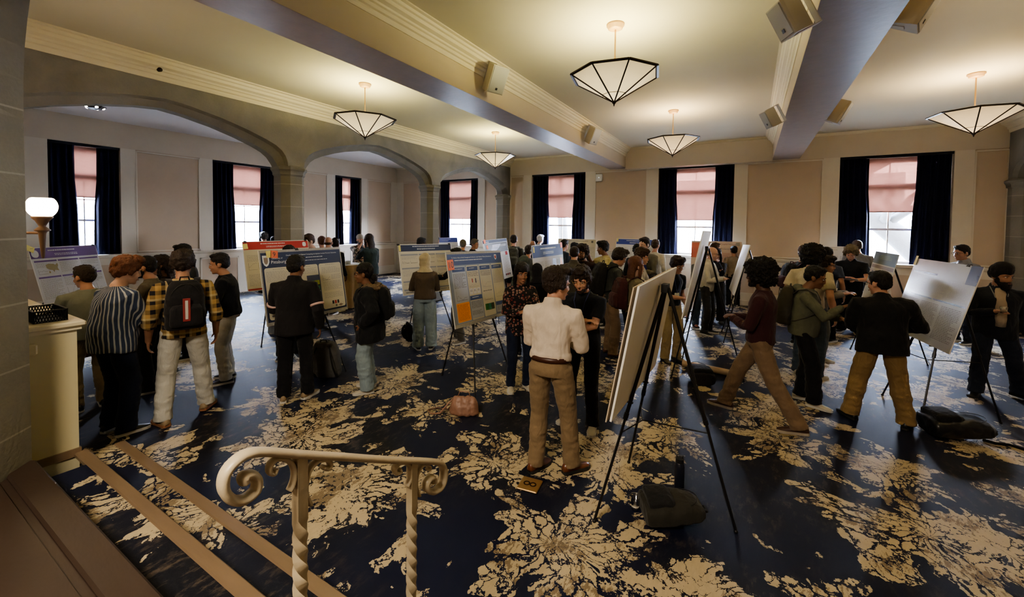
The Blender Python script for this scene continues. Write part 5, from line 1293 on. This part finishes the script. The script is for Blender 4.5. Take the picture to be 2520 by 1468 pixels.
# brass floor outlet plate with 8
g = onz(1304, 1194); t = empty('floor_outlet', (g.x, g.y, 0), math.radians(8), 'square brass floor outlet plate with round sockets beside the brown shoe', 'outlet')
mb = MB(); mb.bbox((-.085, -.085, 0), (.085, .085, .014), .005); mb.build('plate', BRASS, t)
for q in (-1, 1):
    mb = MB(); mb.lathe([(.018, .0145), (.018, .017), (.027, .017), (.027, .0145)], 20, Matrix.Translation((q*.026, 0, 0)), cap=False); mb.build('socket_ring', BRONZE, t)
# cardboard tube
a = onz(1682, 893, .045); b_ = onz(1800, 918, .045); mb = MB(); mb.tube([a, b_], .045, 20); mb.tube([a-(b_-a).normalized()*.01, a], .048, 20); o = mb.build('cardboard_tube', mat('cardboard_tan', (.42, .30, .18), .6), smooth=False)
d = (b_-a); autosmooth(o, 50); tag(o, 'long tan cardboard poster tube lying on the carpet by the walking person', 'tube')
# maroon chair behind the counter
g = V((-7.2, 1.75, 0)); t = empty('banquet_chair', g, math.radians(200), 'dark maroon chair back just above the counter by the pier', 'chair')
MRN = cloth('maroon_upholstery', (.07, .012, .016))
mb = MB(); mb.bbox((-.22, -.22, .42), (.22, .22, .50), .03); mb.build('seat', MRN, t)
mb = MB(); mb.bbox((-.21, .19, .52), (.21, .25, .96), .03); mb.build('backrest', MRN, t)
for q, w_ in ((-1, -1), (-1, 1), (1, -1), (1, 1)):
    mb = MB(); mb.tube([(q*.20, w_*.20, .45), (q*.21, w_*.22, 0)], .012, 8); mb.build('leg', BLACK, t)
# ------------------------------------------------------------------ the crowd
def C_(n, c, *a, **k): return cloth(n, c, *a, **k)
NAVY=(.012,.014,.03); BLK=(.011,.011,.012)
def place(head, foot=None, h=1.74, Ymax=12.0):
    r = ray(*head); hr = math.hypot(r[0], r[1]); sl = r[2]/hr
    if isinstance(foot, (tuple, list)):
        g = onz(*foot); D = math.hypot(g.x, g.y); gd = V((g.x, g.y, 0)); hh = HCAM+sl*D; hh = min(max(hh, 1.50), 1.92)
        return gd, hh
    D = foot if foot else (h-HCAM)/sl if sl < -.012 else 15
    if D*r[1]/hr > Ymax: D = Ymax*hr/r[1]
    if D*r[0]/hr < -12.3: D = -12.3*hr/r[0]
    hh = min(max(HCAM+sl*D, 1.5), 1.93)
    return V((r[0]/hr*D, r[1]/hr*D, 0)), hh
CAST = {}
def P_(key, label, head, foot, fa, top, bot, shoe=None, h=1.74, near=None, **kw):
    g, hh = place(head, foot, h)
    d = V((g.x, g.y, 0)).normalized(); rt = V((d.y, -d.x, 0)); a = math.radians(fa); Fv = -d*math.cos(a)+rt*math.sin(a)
    D = g.length
    if near is None: near = 2 if D < 5.6 else (1 if D < 9 else 0)
    ln = math.radians(kw.get('lean', 3)); hh = hh/(1-.45*(1-math.cos(ln)))
    p = dict(h=hh, near=near, loc=g, rz=math.atan2(-Fv.x, Fv.y), label=label, top=top if isinstance(top, dict) else dict(m=top), bot=bot if isinstance(bot, dict) else dict(m=bot), shoe=shoe or (mat('black_shoe', (.015,.015,.015), .4), SOLEW))
    p.update(kw); r = build_person(p); CAST[key] = r; r['fwd'] = Fv; r['h'] = hh; return r
DN_L = C_('light_blue_denim', (.25, .32, .36), 'denim'); DN_W = C_('pale_grey_denim', (.47, .46, .42), 'denim'); DN_D = C_('dark_denim', (.012, .018, .042)); DN_M = C_('mid_denim', (.06, .085, .13))
KH = C_('khaki_twill', (.235, .165, .095)); KH2 = C_('sand_khaki_twill', (.30, .225, .12)); KH3 = C_('brown_khaki', (.20, .135, .085)); BKP = C_('black_trouser_cloth', (.010, .010, .012)); GRP = C_('charcoal_trouser_cloth', (.035, .035, .036))
TEEB = C_('black_tee', (.010, .011, .015)); WHT = C_('white_cotton', (.56, .53, .46)); WBL = C_('warm_white_shirt', (.66, .56, .46))
WSH = (mat('white_sneaker', (.50, .46, .38), .6), SOLEW); BSH = (mat('brown_leather', (.14, .048, .022), .28), SOLED); KSH = (mat('black_shoe', (.015,.015,.015), .4), SOLEW); KBT = (mat('black_shoe', (.015,.015,.015), .4), SOLED); TSH = (mat('tan_shoe', (.30, .22, .13), .6), SOLEW)
LANB = mat('navy_lanyard', (.02, .03, .10), .6)

# --- left group by the purple poster
P_('green_tee', 'person in grey-green tee seen from behind, between the purple poster and striped shirt', (218,650), (222,1003), 195, C_('sage_tee', (.17, .18, .145)), C_('stone_trousers', (.22,.17,.11)), KSH, skin='tan', haircol='dark', hair='short', hy=-25, ra='belly', la='belly', wide=1.12, fat=.03, top_=1, **{})
P_('striped', 'person with curly auburn hair in a blue shirt with white stripes and dark jeans', (285,628), (292,1062), 118, dict(m=C_('striped_blue_shirt', (.045,.065,.12), 'stripe', (.42,.44,.46)), sleeve=.6, loose=1.14, hem=-.14, amp=.010, sr=1.15), dict(m=DN_D, loose=1.2), KSH, skin='fair', haircol='auburn', hair='wavy', ra='cross', la='hold', wide=1.08, fat=.05, hy=8, hp=14, lean=5)
P_('olive', 'person in olive shirt and black trousers with folded arms, facing the auburn-haired one', (372,628), (378,958), 250, dict(m=C_('olive_shirt', (.105,.088,.062)), sleeve=.6, loose=1.05), dict(m=BKP, loose=1.15), KSH, skin='tan', haircol='black', hair='short', ra='cross', la='crosslow', beard='short', hp=6, fat=.02)
P_('curlydark', 'person with long dark curly hair in brown top behind the plaid shirt', (424,626), (415,925), 255, C_('dark_brown_top', (.045,.032,.028)), BKP, KSH, skin='tan', haircol='dark', hair='longcurly', fem=True, ra='belly', la='belly')
P_('slate', 'person with black hair in slate-blue shirt at the back of the left group', (462,598), 8.0, 262, C_('slate_shirt', (.045,.048,.062)), BKP, KSH, skin='fair', haircol='black', hair='short', ra='belly', la='belly')
P_('plaid', 'person seen from behind in yellow-black plaid shirt, pale jeans and black backpack', (497,612), (455,1028), 184, dict(m=C_('plaid_shirt', (.42,.27,.10), 'plaid', (.014,.013,.018), (.55,.45,.25)), sleeve=.6, loose=1.06, sr=1.08), dict(m=DN_W, loose=1.12), (mat('tan_shoe', (.30, .22, .13), .6), mat('gum_sole', (.30,.14,.07))), skin='tan', haircol='dark', hair='wavy', ra='down', la='down', hy=12, feet={1: (.19, .12, 0, 30), -1: (-.17, -.05, 0, -20)}, lean=4)
P_('blacktee', 'person in black long-sleeve top and white jeans looking left, beside the plaid shirt', (563,620), (560,935), 262, dict(m=TEEB, sleeve=1, loose=1.12, hem=-.06), dict(m=DN_W, loose=1.12), KSH, skin='tan', haircol='black', hair='short', ra='belly', la='belly', lean=5)
# --- around poster 9
P_('black_jacket', 'person from behind in black jacket with white-red sleeve bands facing poster nine', (755,625), (726,982), 172, dict(m=C_('black_jacket', (.014,.013,.015)), sleeve=1, loose=1.14, hem=-.16, collar=True, band=mat('band_white_red', (.62,.42,.38)), name='jacket', sr=1.12), dict(m=BKP, loose=1.1), TSH, skin='brown', haircol='black', hair='short', ra='down', la='belly', hy=28, feet={1: (.13, .03, 0, 35), -1: (-.12, 0, 0, -5)}, wide=1.08)
P_('behind9', 'person mostly hidden behind poster nine, black hair showing over its top edge', (711,601), 7.2, 0, TEEB, BKP, KSH, skin='brown', haircol='black', hair='short', ra='belly', la='belly', near=0)
P_('parka', 'person in black parka with fur hood, light jeans and backpack facing left', (905,645), (907,958), 262, dict(m=C_('black_parka', (.010,.011,.014)), sleeve=1, loose=1.5, hem=-.26, sr=1.5, fur=hairm('fake_fur', (.20,.14,.08)), name='parka', amp=.012), dict(m=DN_L, loose=1.35), WSH, skin='brown', haircol='black', hair='bun', fem=True, ra='pocket', la='pocket', glasses=True, hp=4)
# --- middle left
P_('hijab', 'person in cream headscarf, brown sweater and wide light jeans facing the navy poster', (1053,622), (1045,858), 182, dict(m=C_('brown_sweater', (.092,.068,.047)), sleeve=1, loose=1.15, hem=-.04, sr=1.1, name='sweater'), dict(m=DN_L, loose=1.5), KSH, skin='tan', hair='hijab', clothm=C_('cream_scarf', (.47,.41,.28)), fem=True, ra='belly', la='belly')
P_('presenter10', 'person gesturing from behind the blue poster ten, dark hair above its edge', (1125,608), (1130,840), 290, dict(m=TEEB, sleeve=1), C_('grey_trousers', (.10,.095,.085)), (mat('grey_sneaker', (.2,.18,.16)), SOLEW), skin='tan', haircol='black', hair='short', ra='out', la='hips')
P_('far_a', 'dark-haired head beyond the navy poster, left of the covered face', (1031,583), 10.2, 120, TEEB, BKP, near=0, skin='dark', haircol='black', hair='short', h=1.72)
P_('far_b', 'dark-haired person facing forward in front of the blue-header poster by the column', (1072,580), None, 20, C_('maroon_top', (.08,.02,.02)), BKP, near=0, skin='tan', haircol='black', hair='short', h=1.74)
P_('far_c', 'grey-haired person in dark blue top in front of the far aisle window', (1138,588), None, 165, C_('blue_top', (.02,.03,.09)), BKP, near=0, skin='light', haircol='grey', hair='short', h=1.70)
P_('far_d', 'person in dark top with glasses backlit at the far aisle window', (1163,586), None, 60, TEEB, BKP, near=0, skin='light', haircol='grey', hair='short', glasses=True, h=1.72)
# --- back left behind the red poster
P_('red_head', 'auburn-haired person looking down at the right end of the red poster', (770,573), 9.0+.6, 300, C_('grey_blue_shirt', (.10,.10,.12)), BKP, near=1, skin='fair', haircol='brown', hair='short', hp=18)
P_('far_e', 'dark-haired head in front of the aisle window beside the big column', (652,570), None, 200, C_('brown_jacket', (.08,.06,.045)), BKP, near=0, skin='light', haircol='dark', hair='wavy', h=1.78)
P_('far_f', 'dark head half hidden behind the big stone column', (677,580), None, 200, TEEB, BKP, near=0, skin='dark', haircol='black', hair='short', h=1.72)
P_('bald', 'bald person in dark jacket seen from behind beyond poster nine', (806,580), 10.2, 165, dict(m=C_('charcoal_jacket', (.022,.020,.022)), collar=True), BKP, near=1, skin='tan', haircol='brown', hair='bald')
P_('far_g', 'grey-brown-haired person just left of the bald one', (793,580), 11.0, 190, C_('tan_coat', (.2,.15,.12)), BKP, near=0, skin='light', haircol='redbrown', hair='short')
P_('far_h', 'dark-haired person in black just right of the bald one', (822,584), 10.5, 150, TEEB, BKP, near=0, skin='dark', haircol='black', hair='short')
P_('beanie', 'bearded person in striped beanie and camouflage top, hand at the mouth', (884,575), 12.2, 20, dict(m=C_('camo_top', (.05,.045,.035), 'camo', (.25,.19,.14), (.02,.018,.016)), sleeve=.6), BKP, near=1, skin='light', haircol='dark', hair='beanie', clothm=C_('beanie_knit', (.34,.30,.25)), beard='long', ra='mouth', la='belly')
P_('teal', 'person with shoulder-length brown hair in dark teal sweater seen from behind', (912,575), 10.6, 215, dict(m=C_('teal_sweater', (.035,.055,.060)), loose=1.08, hem=-.16), C_('rust_trousers', (.05,.02,.015)), near=1, skin='light', haircol='dark', hair='bob', fem=True, ra='belly', la='chin')
# --- middle
P_('greypack', 'person in grey tee, black shorts and grey backpack by the dark poster', (1264,577), 11.0, 176, C_('charcoal_tee', (.055,.058,.058)), dict(m=BKP, cut=1, name='shorts', loose=1.1), KSH, near=1, skin='light', haircol='dark', hair='short')
P_('white_hair', 'white-haired person backlit by the window near the small arch', (1326,577), None, 130, C_('pale_top', (.3,.32,.38)), BKP, near=0, skin='fair', haircol='white', hair='wavy', h=1.76)
P_('bald2', 'balding person in black left of the white-haired one', (1308,590), 11.2, 150, TEEB, BKP, near=0, skin='tan', haircol='grey', hair='bald')
P_('hoodgrey', 'dark-haired person in grey sweatshirt left of the small blue poster', (1300,602), 9.0, 170, C_('grey_sweat', (.08,.085,.09)), BKP, near=0, skin='tan', haircol='dark', hair='short', h=1.7)
P_('tealhood', 'person wearing a grey-teal headscarf behind the floral dress', (1292,628), 6.6, 200, C_('teal_dress', (.10,.12,.11)), BKP, near=1, skin='tan', hair='hijab', clothm=C_('teal_scarf', (.065,.085,.08)), fem=True)
P_('floral', 'smiling person with long dark hair in a dark floral top', (1294,643), (1277,955), 15, dict(m=C_('floral_top', (.015,.014,.016), 'floral', (.32,.22,.18), (.16,.02,.02)), loose=1.12, hem=-.2), DN_D, WSH, near=2, skin='tan', haircol='black', hair='long', fem=True, ra='belly', la='belly')
P_('black_scarf', 'person in black headscarf beside the floral top, back to camera', (1323,648), 6.3, 190, dict(m=TEEB, hem=-.2), BKP, near=1, skin='tan', hair='hijab', clothm=C_('black_scarf', (.012,.012,.016)), fem=True)
P_('white_shirt', 'person from behind in pale cream shirt, brown belt and khaki trousers in the foreground', (1343,655), (1352,1168), 160, dict(m=WBL, sleeve=1, loose=1.0, hem=.028, collar=True, sr=1.10, amp=.008), dict(m=KH, loose=1.06), BSH, skin='light', haircol='dark', hair='wavy', ra='belly', la='belly', belt=mat('belt_brown', (.06,.02,.012), .4), hy=42, hp=8, feet={1: (.15, .12, 0, 38), -1: (-.13, .02, 0, 20)}, wide=1.02)
P_('arms_crossed', 'bearded person with glasses in black v-neck tee with folded arms', (1425,648), (1432,1042), -22, dict(m=TEEB, sleeve=.4, loose=1.04, hem=-.12), dict(m=BKP, loose=1.02), WSH, skin='light', haircol='dark', hair='wavy', beard='short', glasses='gold', ra='cross', la='crosslow', hy=-6, hp=18, lanyard=LANB, feet={1: (.14, .0, 0, 25), -1: (-.14, .05, 0, -15)}, wide=1.05)
P_('olive_jacket', 'short-haired person in grey-olive jacket from behind, behind the folded arms', (1413,603), 7.3, 175, dict(m=C_('grey_olive_jacket', (.085,.075,.062)), collar=True, loose=1.1, name='jacket'), GRP, near=1, skin='light', haircol='dark', hair='buzz', wide=1.08)
P_('curly_glasses', 'curly-haired person with glasses in dark maroon-brown sweater facing the camera', (1438,602), 7.9, -25, C_('maroon_brown_sweater', (.030,.016,.014)), BKP, near=1, skin='tan', haircol='dark', hair='curly', glasses=True, beard='short')
P_('yellow_tee', 'person in pale yellow tee with raised hand looking left', (1492,592), 8.8, 285, dict(m=C_('pale_yellow_tee', (.50,.45,.24)), sleeve=.4), BKP, near=1, skin='brown', haircol='black', hair='wavy', ra='raise', la='belly')
P_('grey_shirt', 'person in dark grey shirt, khaki trousers and large black backpack leaning right', (1533,608), (1502,872), 110, dict(m=C_('dark_grey_shirt', (.045,.048,.045)), collar=True), dict(m=KH3, loose=1.2), BSH, near=1, skin='light', haircol='dark', hair='wavy', hp=24, lean=9, ra='belly', la='belly')
P_('redbrown', 'person with long red-brown hair, olive tee and maroon backpack facing right', (1567,630), (1553,915), 118, dict(m=C_('olive_tee', (.20,.17,.105)), sleeve=.4, hem=-.06), BKP, KBT, near=1, skin='fair', haircol='redbrown', hair='long', fem=True, ra='belly', la='belly', hp=0)
P_('white_behind', 'curly-haired person in white shirt behind the red-brown hair', (1571,611), 7.6, 70, dict(m=WHT, collar=True), BKP, near=1, skin='light', haircol='brown', hair='curly', ra='out', la='belly')
P_('tall_grey', 'tall person in grey jacket over dark top holding a blue folder', (1591,582), 8.9, -30, dict(m=C_('grey_suit', (.16,.15,.13)), open=C_('dark_inner', (.02,.022,.04)), name='jacket', loose=1.05), BKP, near=1, skin='fair', haircol='dark', hair='short', ra='belly', la='belly', hy=10)
P_('dark_head', 'black-haired head between the yellow tee and the tall grey jacket', (1568,600), 9.9, 180, TEEB, BKP, near=0, skin='tan', haircol='black', hair='wavy')
P_('white_pack', 'person in white shirt with dark backpack straps beyond the grey jacket', (1611,588), 10.4, 160, dict(m=WHT), DN_M, near=0, skin='light', haircol='brown', hair='short')
P_('ref_a', 'dark-haired person in navy jacket in front of the pale poster by the window', (1385,588), 10.6, 130, C_('navy_jacket', (.03,.04,.07)), BKP, near=0, skin='light', haircol='dark', hair='short')
P_('ref_b', 'dark-haired person farthest back in front of the pale poster', (1408,595), 11.3, 90, TEEB, BKP, near=0, skin='tan', haircol='black', hair='short', h=1.7)
P_('ref_c', 'black hair showing between the pale poster and the curly-haired glasses wearer', (1430,598), 10.4, 180, TEEB, BKP, near=0, skin='tan', haircol='black', hair='short', h=1.7)
# --- right middle
P_('badge_black', 'grey-haired person with glasses in black tee with name badge and sand trousers', (1652,626), (1650,886), 40, dict(m=TEEB, sleeve=.4, hem=-.04), dict(m=KH2, loose=1.12), (mat('olive_shoe', (.12,.10,.06)), SOLED), near=1, skin='tan', haircol='dark', hair='wavy', glasses=True, lanyard=LANB, ra='plate', la='down', hp=20, lean=7)
P_('grey_shirt2', 'person in grey shirt and dark jeans with brown boots behind the second white board', (1712,612), (1722,802), 35, dict(m=C_('mid_grey_shirt', (.16,.16,.16)), sleeve=.6), dict(m=DN_M, loose=1.1), BSH, near=1, skin='light', haircol='brown', hair='short', ra='hold', la='hips')
P_('older', 'balding older person with glasses in white shirt and dark vest', (1744,604), 8.9, 70, dict(m=WHT, collar=True), GRP, near=1, skin='fair', haircol='grey', hair='bald', glasses=True, ra='belly', la='belly')
P_('brown_glasses', 'person with brown hair and glasses in white shirt beyond the older one', (1753,595), 11.0, 100, WHT, GRP, near=0, skin='fair', haircol='brown', hair='short', glasses=True)
P_('hand_face', 'person with long black hair in black top and name badge, hand raised to chin', (1777,610), (1760,792), -8, dict(m=TEEB, sleeve=1), dict(m=GRP, loose=1.35), KBT, near=1, skin='tan', haircol='black', hair='long', fem=True, lanyard=LANB, ra='hold', la='chin')
P_('tan_jacket', 'black-haired person in tan jacket and black trousers from behind at the far poster', (1806,604), (1803,756), 190, dict(m=C_('tan_jacket', (.23,.175,.115))), BKP, WSH, near=0, skin='light', haircol='black', hair='short', ra='belly')
P_('maroon_walk', 'person with large dark curly hair in maroon sweater walking left in khaki trousers', (1842,640), (1868,1048), 262, dict(m=C_('maroon_sweater', (.045,.014,.018)), sleeve=1, loose=1.06, hem=-.06), dict(m=KH3, loose=1.12), (mat('dark_brown_shoe', (.06,.028,.02)), mat('stripe_sole', (.35,.30,.24))), skin='dark', haircol='black', hair='afro', ra='belly', la='belly', beard='short', feet={1: (.10, .38, .0, 6), -1: (-.10, -.36, .05, -8)}, lean=-2, hp=4, hs=.95)
P_('plate', 'person in grey-green jacket with grey backpack holding a plate and eating', (1995,650), (1975,988), 88, dict(m=C_('sage_jacket', (.115,.118,.082)), sleeve=1, loose=1.1, hem=-.10, hood=True, name='jacket'), dict(m=BKP, loose=1.25), WSH, skin='brown', haircol='black', hair='short', ra='eat', la='plate', hp=16, fat=.04, feet={1: (.12, .12, 0, 12), -1: (-.10, -.03, 0, -8)})
P_('cream_tee', 'person with big dark curly hair in cream tee facing away beside the plate holder', (1997,603), 7.1, 160, dict(m=C_('cream_tee', (.50,.44,.31)), sleeve=.4), DN_M, WSH, near=1, skin='light', haircol='black', hair='afro', hs=.9)
P_('pack_red', 'brown-haired person wearing black-red backpack, behind the cream tee', (1975,602), 8.9, 120, TEEB, BKP, near=1, skin='light', haircol='brown', hair='wavy')
P_('glasses_prof', 'dark-haired person with glasses in grey sleeves clasping hands near the table', (2022,627), 8.0, 75, dict(m=C_('grey_check', (.22,.20,.17))), C_('grey_jeans', (.14,.15,.15)), WSH, near=1, skin='tan', haircol='dark', hair='wavy', glasses=True, ra='hold', la='hold')
P_('blue_tee', 'black-haired person in slate-blue tee facing the wall poster', (2034,607), 9.6, 170, dict(m=C_('slate_blue_tee', (.05,.06,.10)), sleeve=.4), BKP, near=0, skin='tan', haircol='black', hair='short')
P_('polo', 'person with curly ash-blond hair in black polo looking down at a paper', (2087,602), (2088,818), -5, dict(m=TEEB, sleeve=.4, loose=1.12, collar=True), dict(m=BKP, loose=1.35), KSH, near=1, skin='light', haircol='blond', hair='curly', ra='belly', la='plate', hp=26, wide=1.1)
P_('grey_tee', 'short-haired person in grey tee backlit by the rightmost window', (2113,588), 11.8, 200, dict(m=C_('grey_tee', (.20,.19,.18)), sleeve=.4), GRP, near=1, skin='light', haircol='brown', hair='buzz', wide=1.08)
P_('black_coat', 'person from behind in boxy black jacket and ochre trousers by the glossy poster', (2217,668), (2160,1042), 196, dict(m=C_('black_boxy_jacket', (.011,.011,.013)), sleeve=1, loose=1.22, hem=-.14, collar=True, sr=1.35, name='jacket', amp=.010), dict(m=C_('ochre_trousers', (.27,.18,.085)), loose=1.25), KBT, skin='light', haircol='black', hair='short', glasses=True, hy=-38, ra='elbowout', la='belly', feet={1: (.24, .0, 0, 25), -1: (-.24, .03, 0, -25)}, wide=1.12, lean=5)
P_('glasses_far', 'person with glasses in grey shirt with blue collar behind the glossy poster', (2355,600), (2366,842), -45, dict(m=C_('grey_blue_shirt2', (.22,.22,.24)), collar=True), C_('navy_trousers', (.02,.025,.05)), KSH, near=1, skin='tan', haircol='black', hair='short', glasses=True, ra='belly', la='belly')
P_('turban', 'bearded person in black turban and dark navy suit holding a small cup', (2465,648), (2440,975), 18, dict(m=C_('navy_suit', (.017,.020,.030)), open=C_('beige_shirt', (.40,.33,.27)), sleeve=1, loose=1.12, hem=-.18, collar=True, name='suit_jacket'), dict(m=C_('navy_suit_trousers', (.018,.024,.045)), loose=1.15), KBT, skin='tan', haircol='black', hair='turban', clothm=C_('black_turban', (.013,.012,.014)), beard='long', ra='hold', la='down', hy=-28, lanyard=mat('grey_lanyard', (.2,.2,.2)), feet={1: (.16, .05, 0, 30), -1: (-.28, -.12, 0, -40)}, fat=.03, wide=1.1)
# --- bags being worn
PB = C_('black_pack_nylon', (.015, .014, .016)); PG = C_('grey_pack_nylon', (.10, .105, .10)); PM = C_('maroon_pack_nylon', (.060, .018, .020)); PD = C_('dark_grey_pack', (.075, .070, .062))
worn_pack(CAST['plaid'], 'black backpack with red and white stripe tab on the plaid shirt', PB, PB, [mat('tab_red', (.25,.03,.03)), mat('tab_white', (.55,.52,.48))], 1.04)
worn_pack(CAST['parka'], 'black backpack worn over the black parka', C_('black_pack_b', (.010,.011,.013)), None, None, .98)
worn_pack(CAST['greypack'], 'grey backpack on the person in black shorts', PG)
worn_pack(CAST['grey_shirt'], 'large black backpack on the dark grey shirt', PB, None, None, 1.1)
worn_pack(CAST['redbrown'], 'maroon backpack on the person with red-brown hair', PM)
worn_pack(CAST['plate'], 'grey round-topped backpack on the grey-green jacket', PD, None, None, 1.05)
worn_pack(CAST['pack_red'], 'black and dark red backpack behind the cream tee', PB, PM)
# ------------------------------------------------------------------ things people hold
def in_hand(key, side, off=(0, 0, 0)):
    P = CAST[key]; S0, E_, W, D = P['arms'][side]; root = P['root']
    loc = Matrix.Translation(root.location) @ Matrix.Rotation(root.rotation_euler.z, 4, 'Z') @ (W+D*.09*P['s']+V(off))
    return loc, root.rotation_euler.z
l, rz = in_hand('plate', -1, (.0, .05, -.01)); t = empty('paper_plate', l, rz, 'small plate of food held at the chest of the grey-green jacket', 'plate')
mb = MB(); mb.lathe([(0, 0), (.06, .0), (.085, .012), (.086, .014), (.06, .004), (0, .004)], 24, cap=False); mb.build('plate', mat('white_plate', (.6,.6,.58)), t, smooth=True)
mb = MB(); mb.ell((.02, 0, .015), (.03, .025, .018)); mb.ell((-.025, .02, .012), (.022, .02, .014)); mb.build('food', mat('food_brown', (.35,.18,.07), .7, .4, 60), t, smooth=True)
l, rz = in_hand('turban', 1, (0, .02, -.02)); t = empty('small_cup', l, rz, 'small clear cup held by the person in the turban', 'cup')
mb = MB(); mb.lathe([(0, 0), (.025, 0), (.033, .075), (.031, .075), (.024, .004), (0, .004)], 18, cap=False); mb.build('cup_wall', CLEAR, t, smooth=True); mb = MB(); mb.lathe([(0, .004), (.024, .006), (.028, .04), (0, .041)], 16, cap=False); mb.build('drink', mat('drink_tan', (.4,.3,.2), .3), t, smooth=True)
l, rz = in_hand('polo', -1, (.03, .03, .01)); t = empty('paper_sheet', l, rz, 'white paper held by the person in black polo', 'paper')
mb = MB(); mb.box((-.11, -.07, 0), (.11, .07, .002), Matrix.Rotation(.35, 4, 'X')); mb.build('sheet', PWHITE, t)
P = CAST['tall_grey']; l = Matrix.Translation(P['root'].location) @ Matrix.Rotation(P['root'].rotation_euler.z, 4, 'Z') @ (P['T'](.16, -.05, .22)); t = empty('blue_folder', l, P['root'].rotation_euler.z, 'royal blue folder held by the tall person in grey', 'folder')
mb = MB(); mb.box((-.11, -.008, -.15), (.11, .008, .15), Matrix.Rotation(.25, 4, 'Y')); mb.build('cover', mat('royal_blue', (.02,.03,.30), .4), t)
P = CAST['arms_crossed']; S0, E_, W, D = P['arms'][-1]; t = empty('wristwatch', P['root'].location, P['root'].rotation_euler.z, 'light wristwatch on the folded arm of the bearded person', 'watch')
u_ = (E_-W).normalized(); mb = MB(); mb.tube([W+u_*.03, W+u_*.055], .036, 18); mb.build('band', mat('watch_band', (.4,.36,.3)), t); mb = MB(); mb.ell(tuple(W+u_*.042+V((0, .033, .015))), (.018, .008, .018)); mb.build('dial', mat('watch_dial', (.6,.58,.5), .3), t, smooth=True)
WORLD_S, LOBBY_E, EXPO = 85.0, 120, 1.5
# ------------------------------------------------------------------ light, world, camera
w = bpy.data.worlds.new('sky'); SC.world = w; w.use_nodes = True
nt = w.node_tree; bg = nt.nodes['Background']
tc = nt.nodes.new('ShaderNodeTexCoord'); sp = nt.nodes.new('ShaderNodeSeparateXYZ'); nt.links.new(tc.outputs['Generated'], sp.inputs[0])
rp_ = nt.nodes.new('ShaderNodeValToRGB'); nt.links.new(sp.outputs[2], rp_.inputs[0])
e = rp_.color_ramp.elements; e[0].position = 0; e[0].color = (.80, .86, 1, 1); e[1].position = .6; e[1].color = (.55, .70, 1, 1)
nt.links.new(rp_.outputs[0], bg.inputs[0]); bg.inputs[1].default_value = WORLD_S
def portal(loc, rot, sx, sy):
    l = bpy.data.lights.new('window_portal', 'AREA'); l.shape = 'RECTANGLE'; l.size = sx; l.size_y = sy
    l.cycles.is_portal = True
    o = bpy.data.objects.new('window_portal', l); COL.objects.link(o); o.location = loc; o.rotation_euler = rot
for a0, a1, g0, g1, zs in wins_far: portal(((g0+g1)/2, YW+.45, 2.5), (-PI/2, 0, 0), g1-g0+.3, 2.6)
for a0, a1, g0, g1, zs in wins_left: portal((XL-.45, (g0+g1)/2, 2.5), (0, -PI/2, 0), 2.6, g1-g0+.3)
# soft daylight from the bright sky entering each window
def skyl(loc, rot, sx, sy, e_):
    l = bpy.data.lights.new('window_daylight', 'AREA'); l.shape = 'RECTANGLE'; l.size = sx; l.size_y = sy; l.energy = e_; l.color = (.80, .88, 1)
    o = bpy.data.objects.new('window_daylight', l); COL.objects.link(o); o.location = loc; o.rotation_euler = rot
sun = bpy.data.lights.new('sun', 'SUN'); sun.energy = 3.5; sun.angle = .02; sun.color = (1, .93, .82)
so = bpy.data.objects.new('sun', sun); COL.objects.link(so); so.rotation_euler = (math.radians(52), 0, math.radians(120))
# lobby lamp behind the camera
l = bpy.data.lights.new('lobby_lamp', 'AREA'); l.shape = 'DISK'; l.size = 1.2; l.energy = LOBBY_E; l.color = (1, .86, .68)
o = bpy.data.objects.new('lobby_lamp', l); COL.objects.link(o); o.location = (-1.2, -1.6, 4.2)

cam = bpy.data.cameras.new('camera'); cam.sensor_width = 36; cam.sensor_fit = 'HORIZONTAL'; cam.lens = 36*F_PX/2520
cam.shift_x = 0; cam.shift_y = -(734-CY)/2520; cam.clip_start = .05; cam.clip_end = 300
co = bpy.data.objects.new('camera', cam); COL.objects.link(co)
Mx = Matrix.Identity(4)
for i in range(3): Mx[i][0] = CR[i]; Mx[i][1] = CU[i]; Mx[i][2] = -CF[i]
Mx.translation = V((0, 0, HCAM)); co.matrix_world = Mx
SC.camera = co
SC.view_settings.view_transform = 'AgX'; SC.view_settings.look = 'AgX - Medium High Contrast'
SC.view_settings.exposure = EXPO
cy = SC.cycles
cy.use_denoising = True; cy.max_bounces = 7; cy.diffuse_bounces = 4; cy.glossy_bounces = 2; cy.transmission_bounces = 4; cy.transparent_max_bounces = 8
cy.sample_clamp_indirect = 6; cy.use_adaptive_sampling = True; cy.adaptive_threshold = .03
cy.caustics_reflective = False; cy.caustics_refractive = False
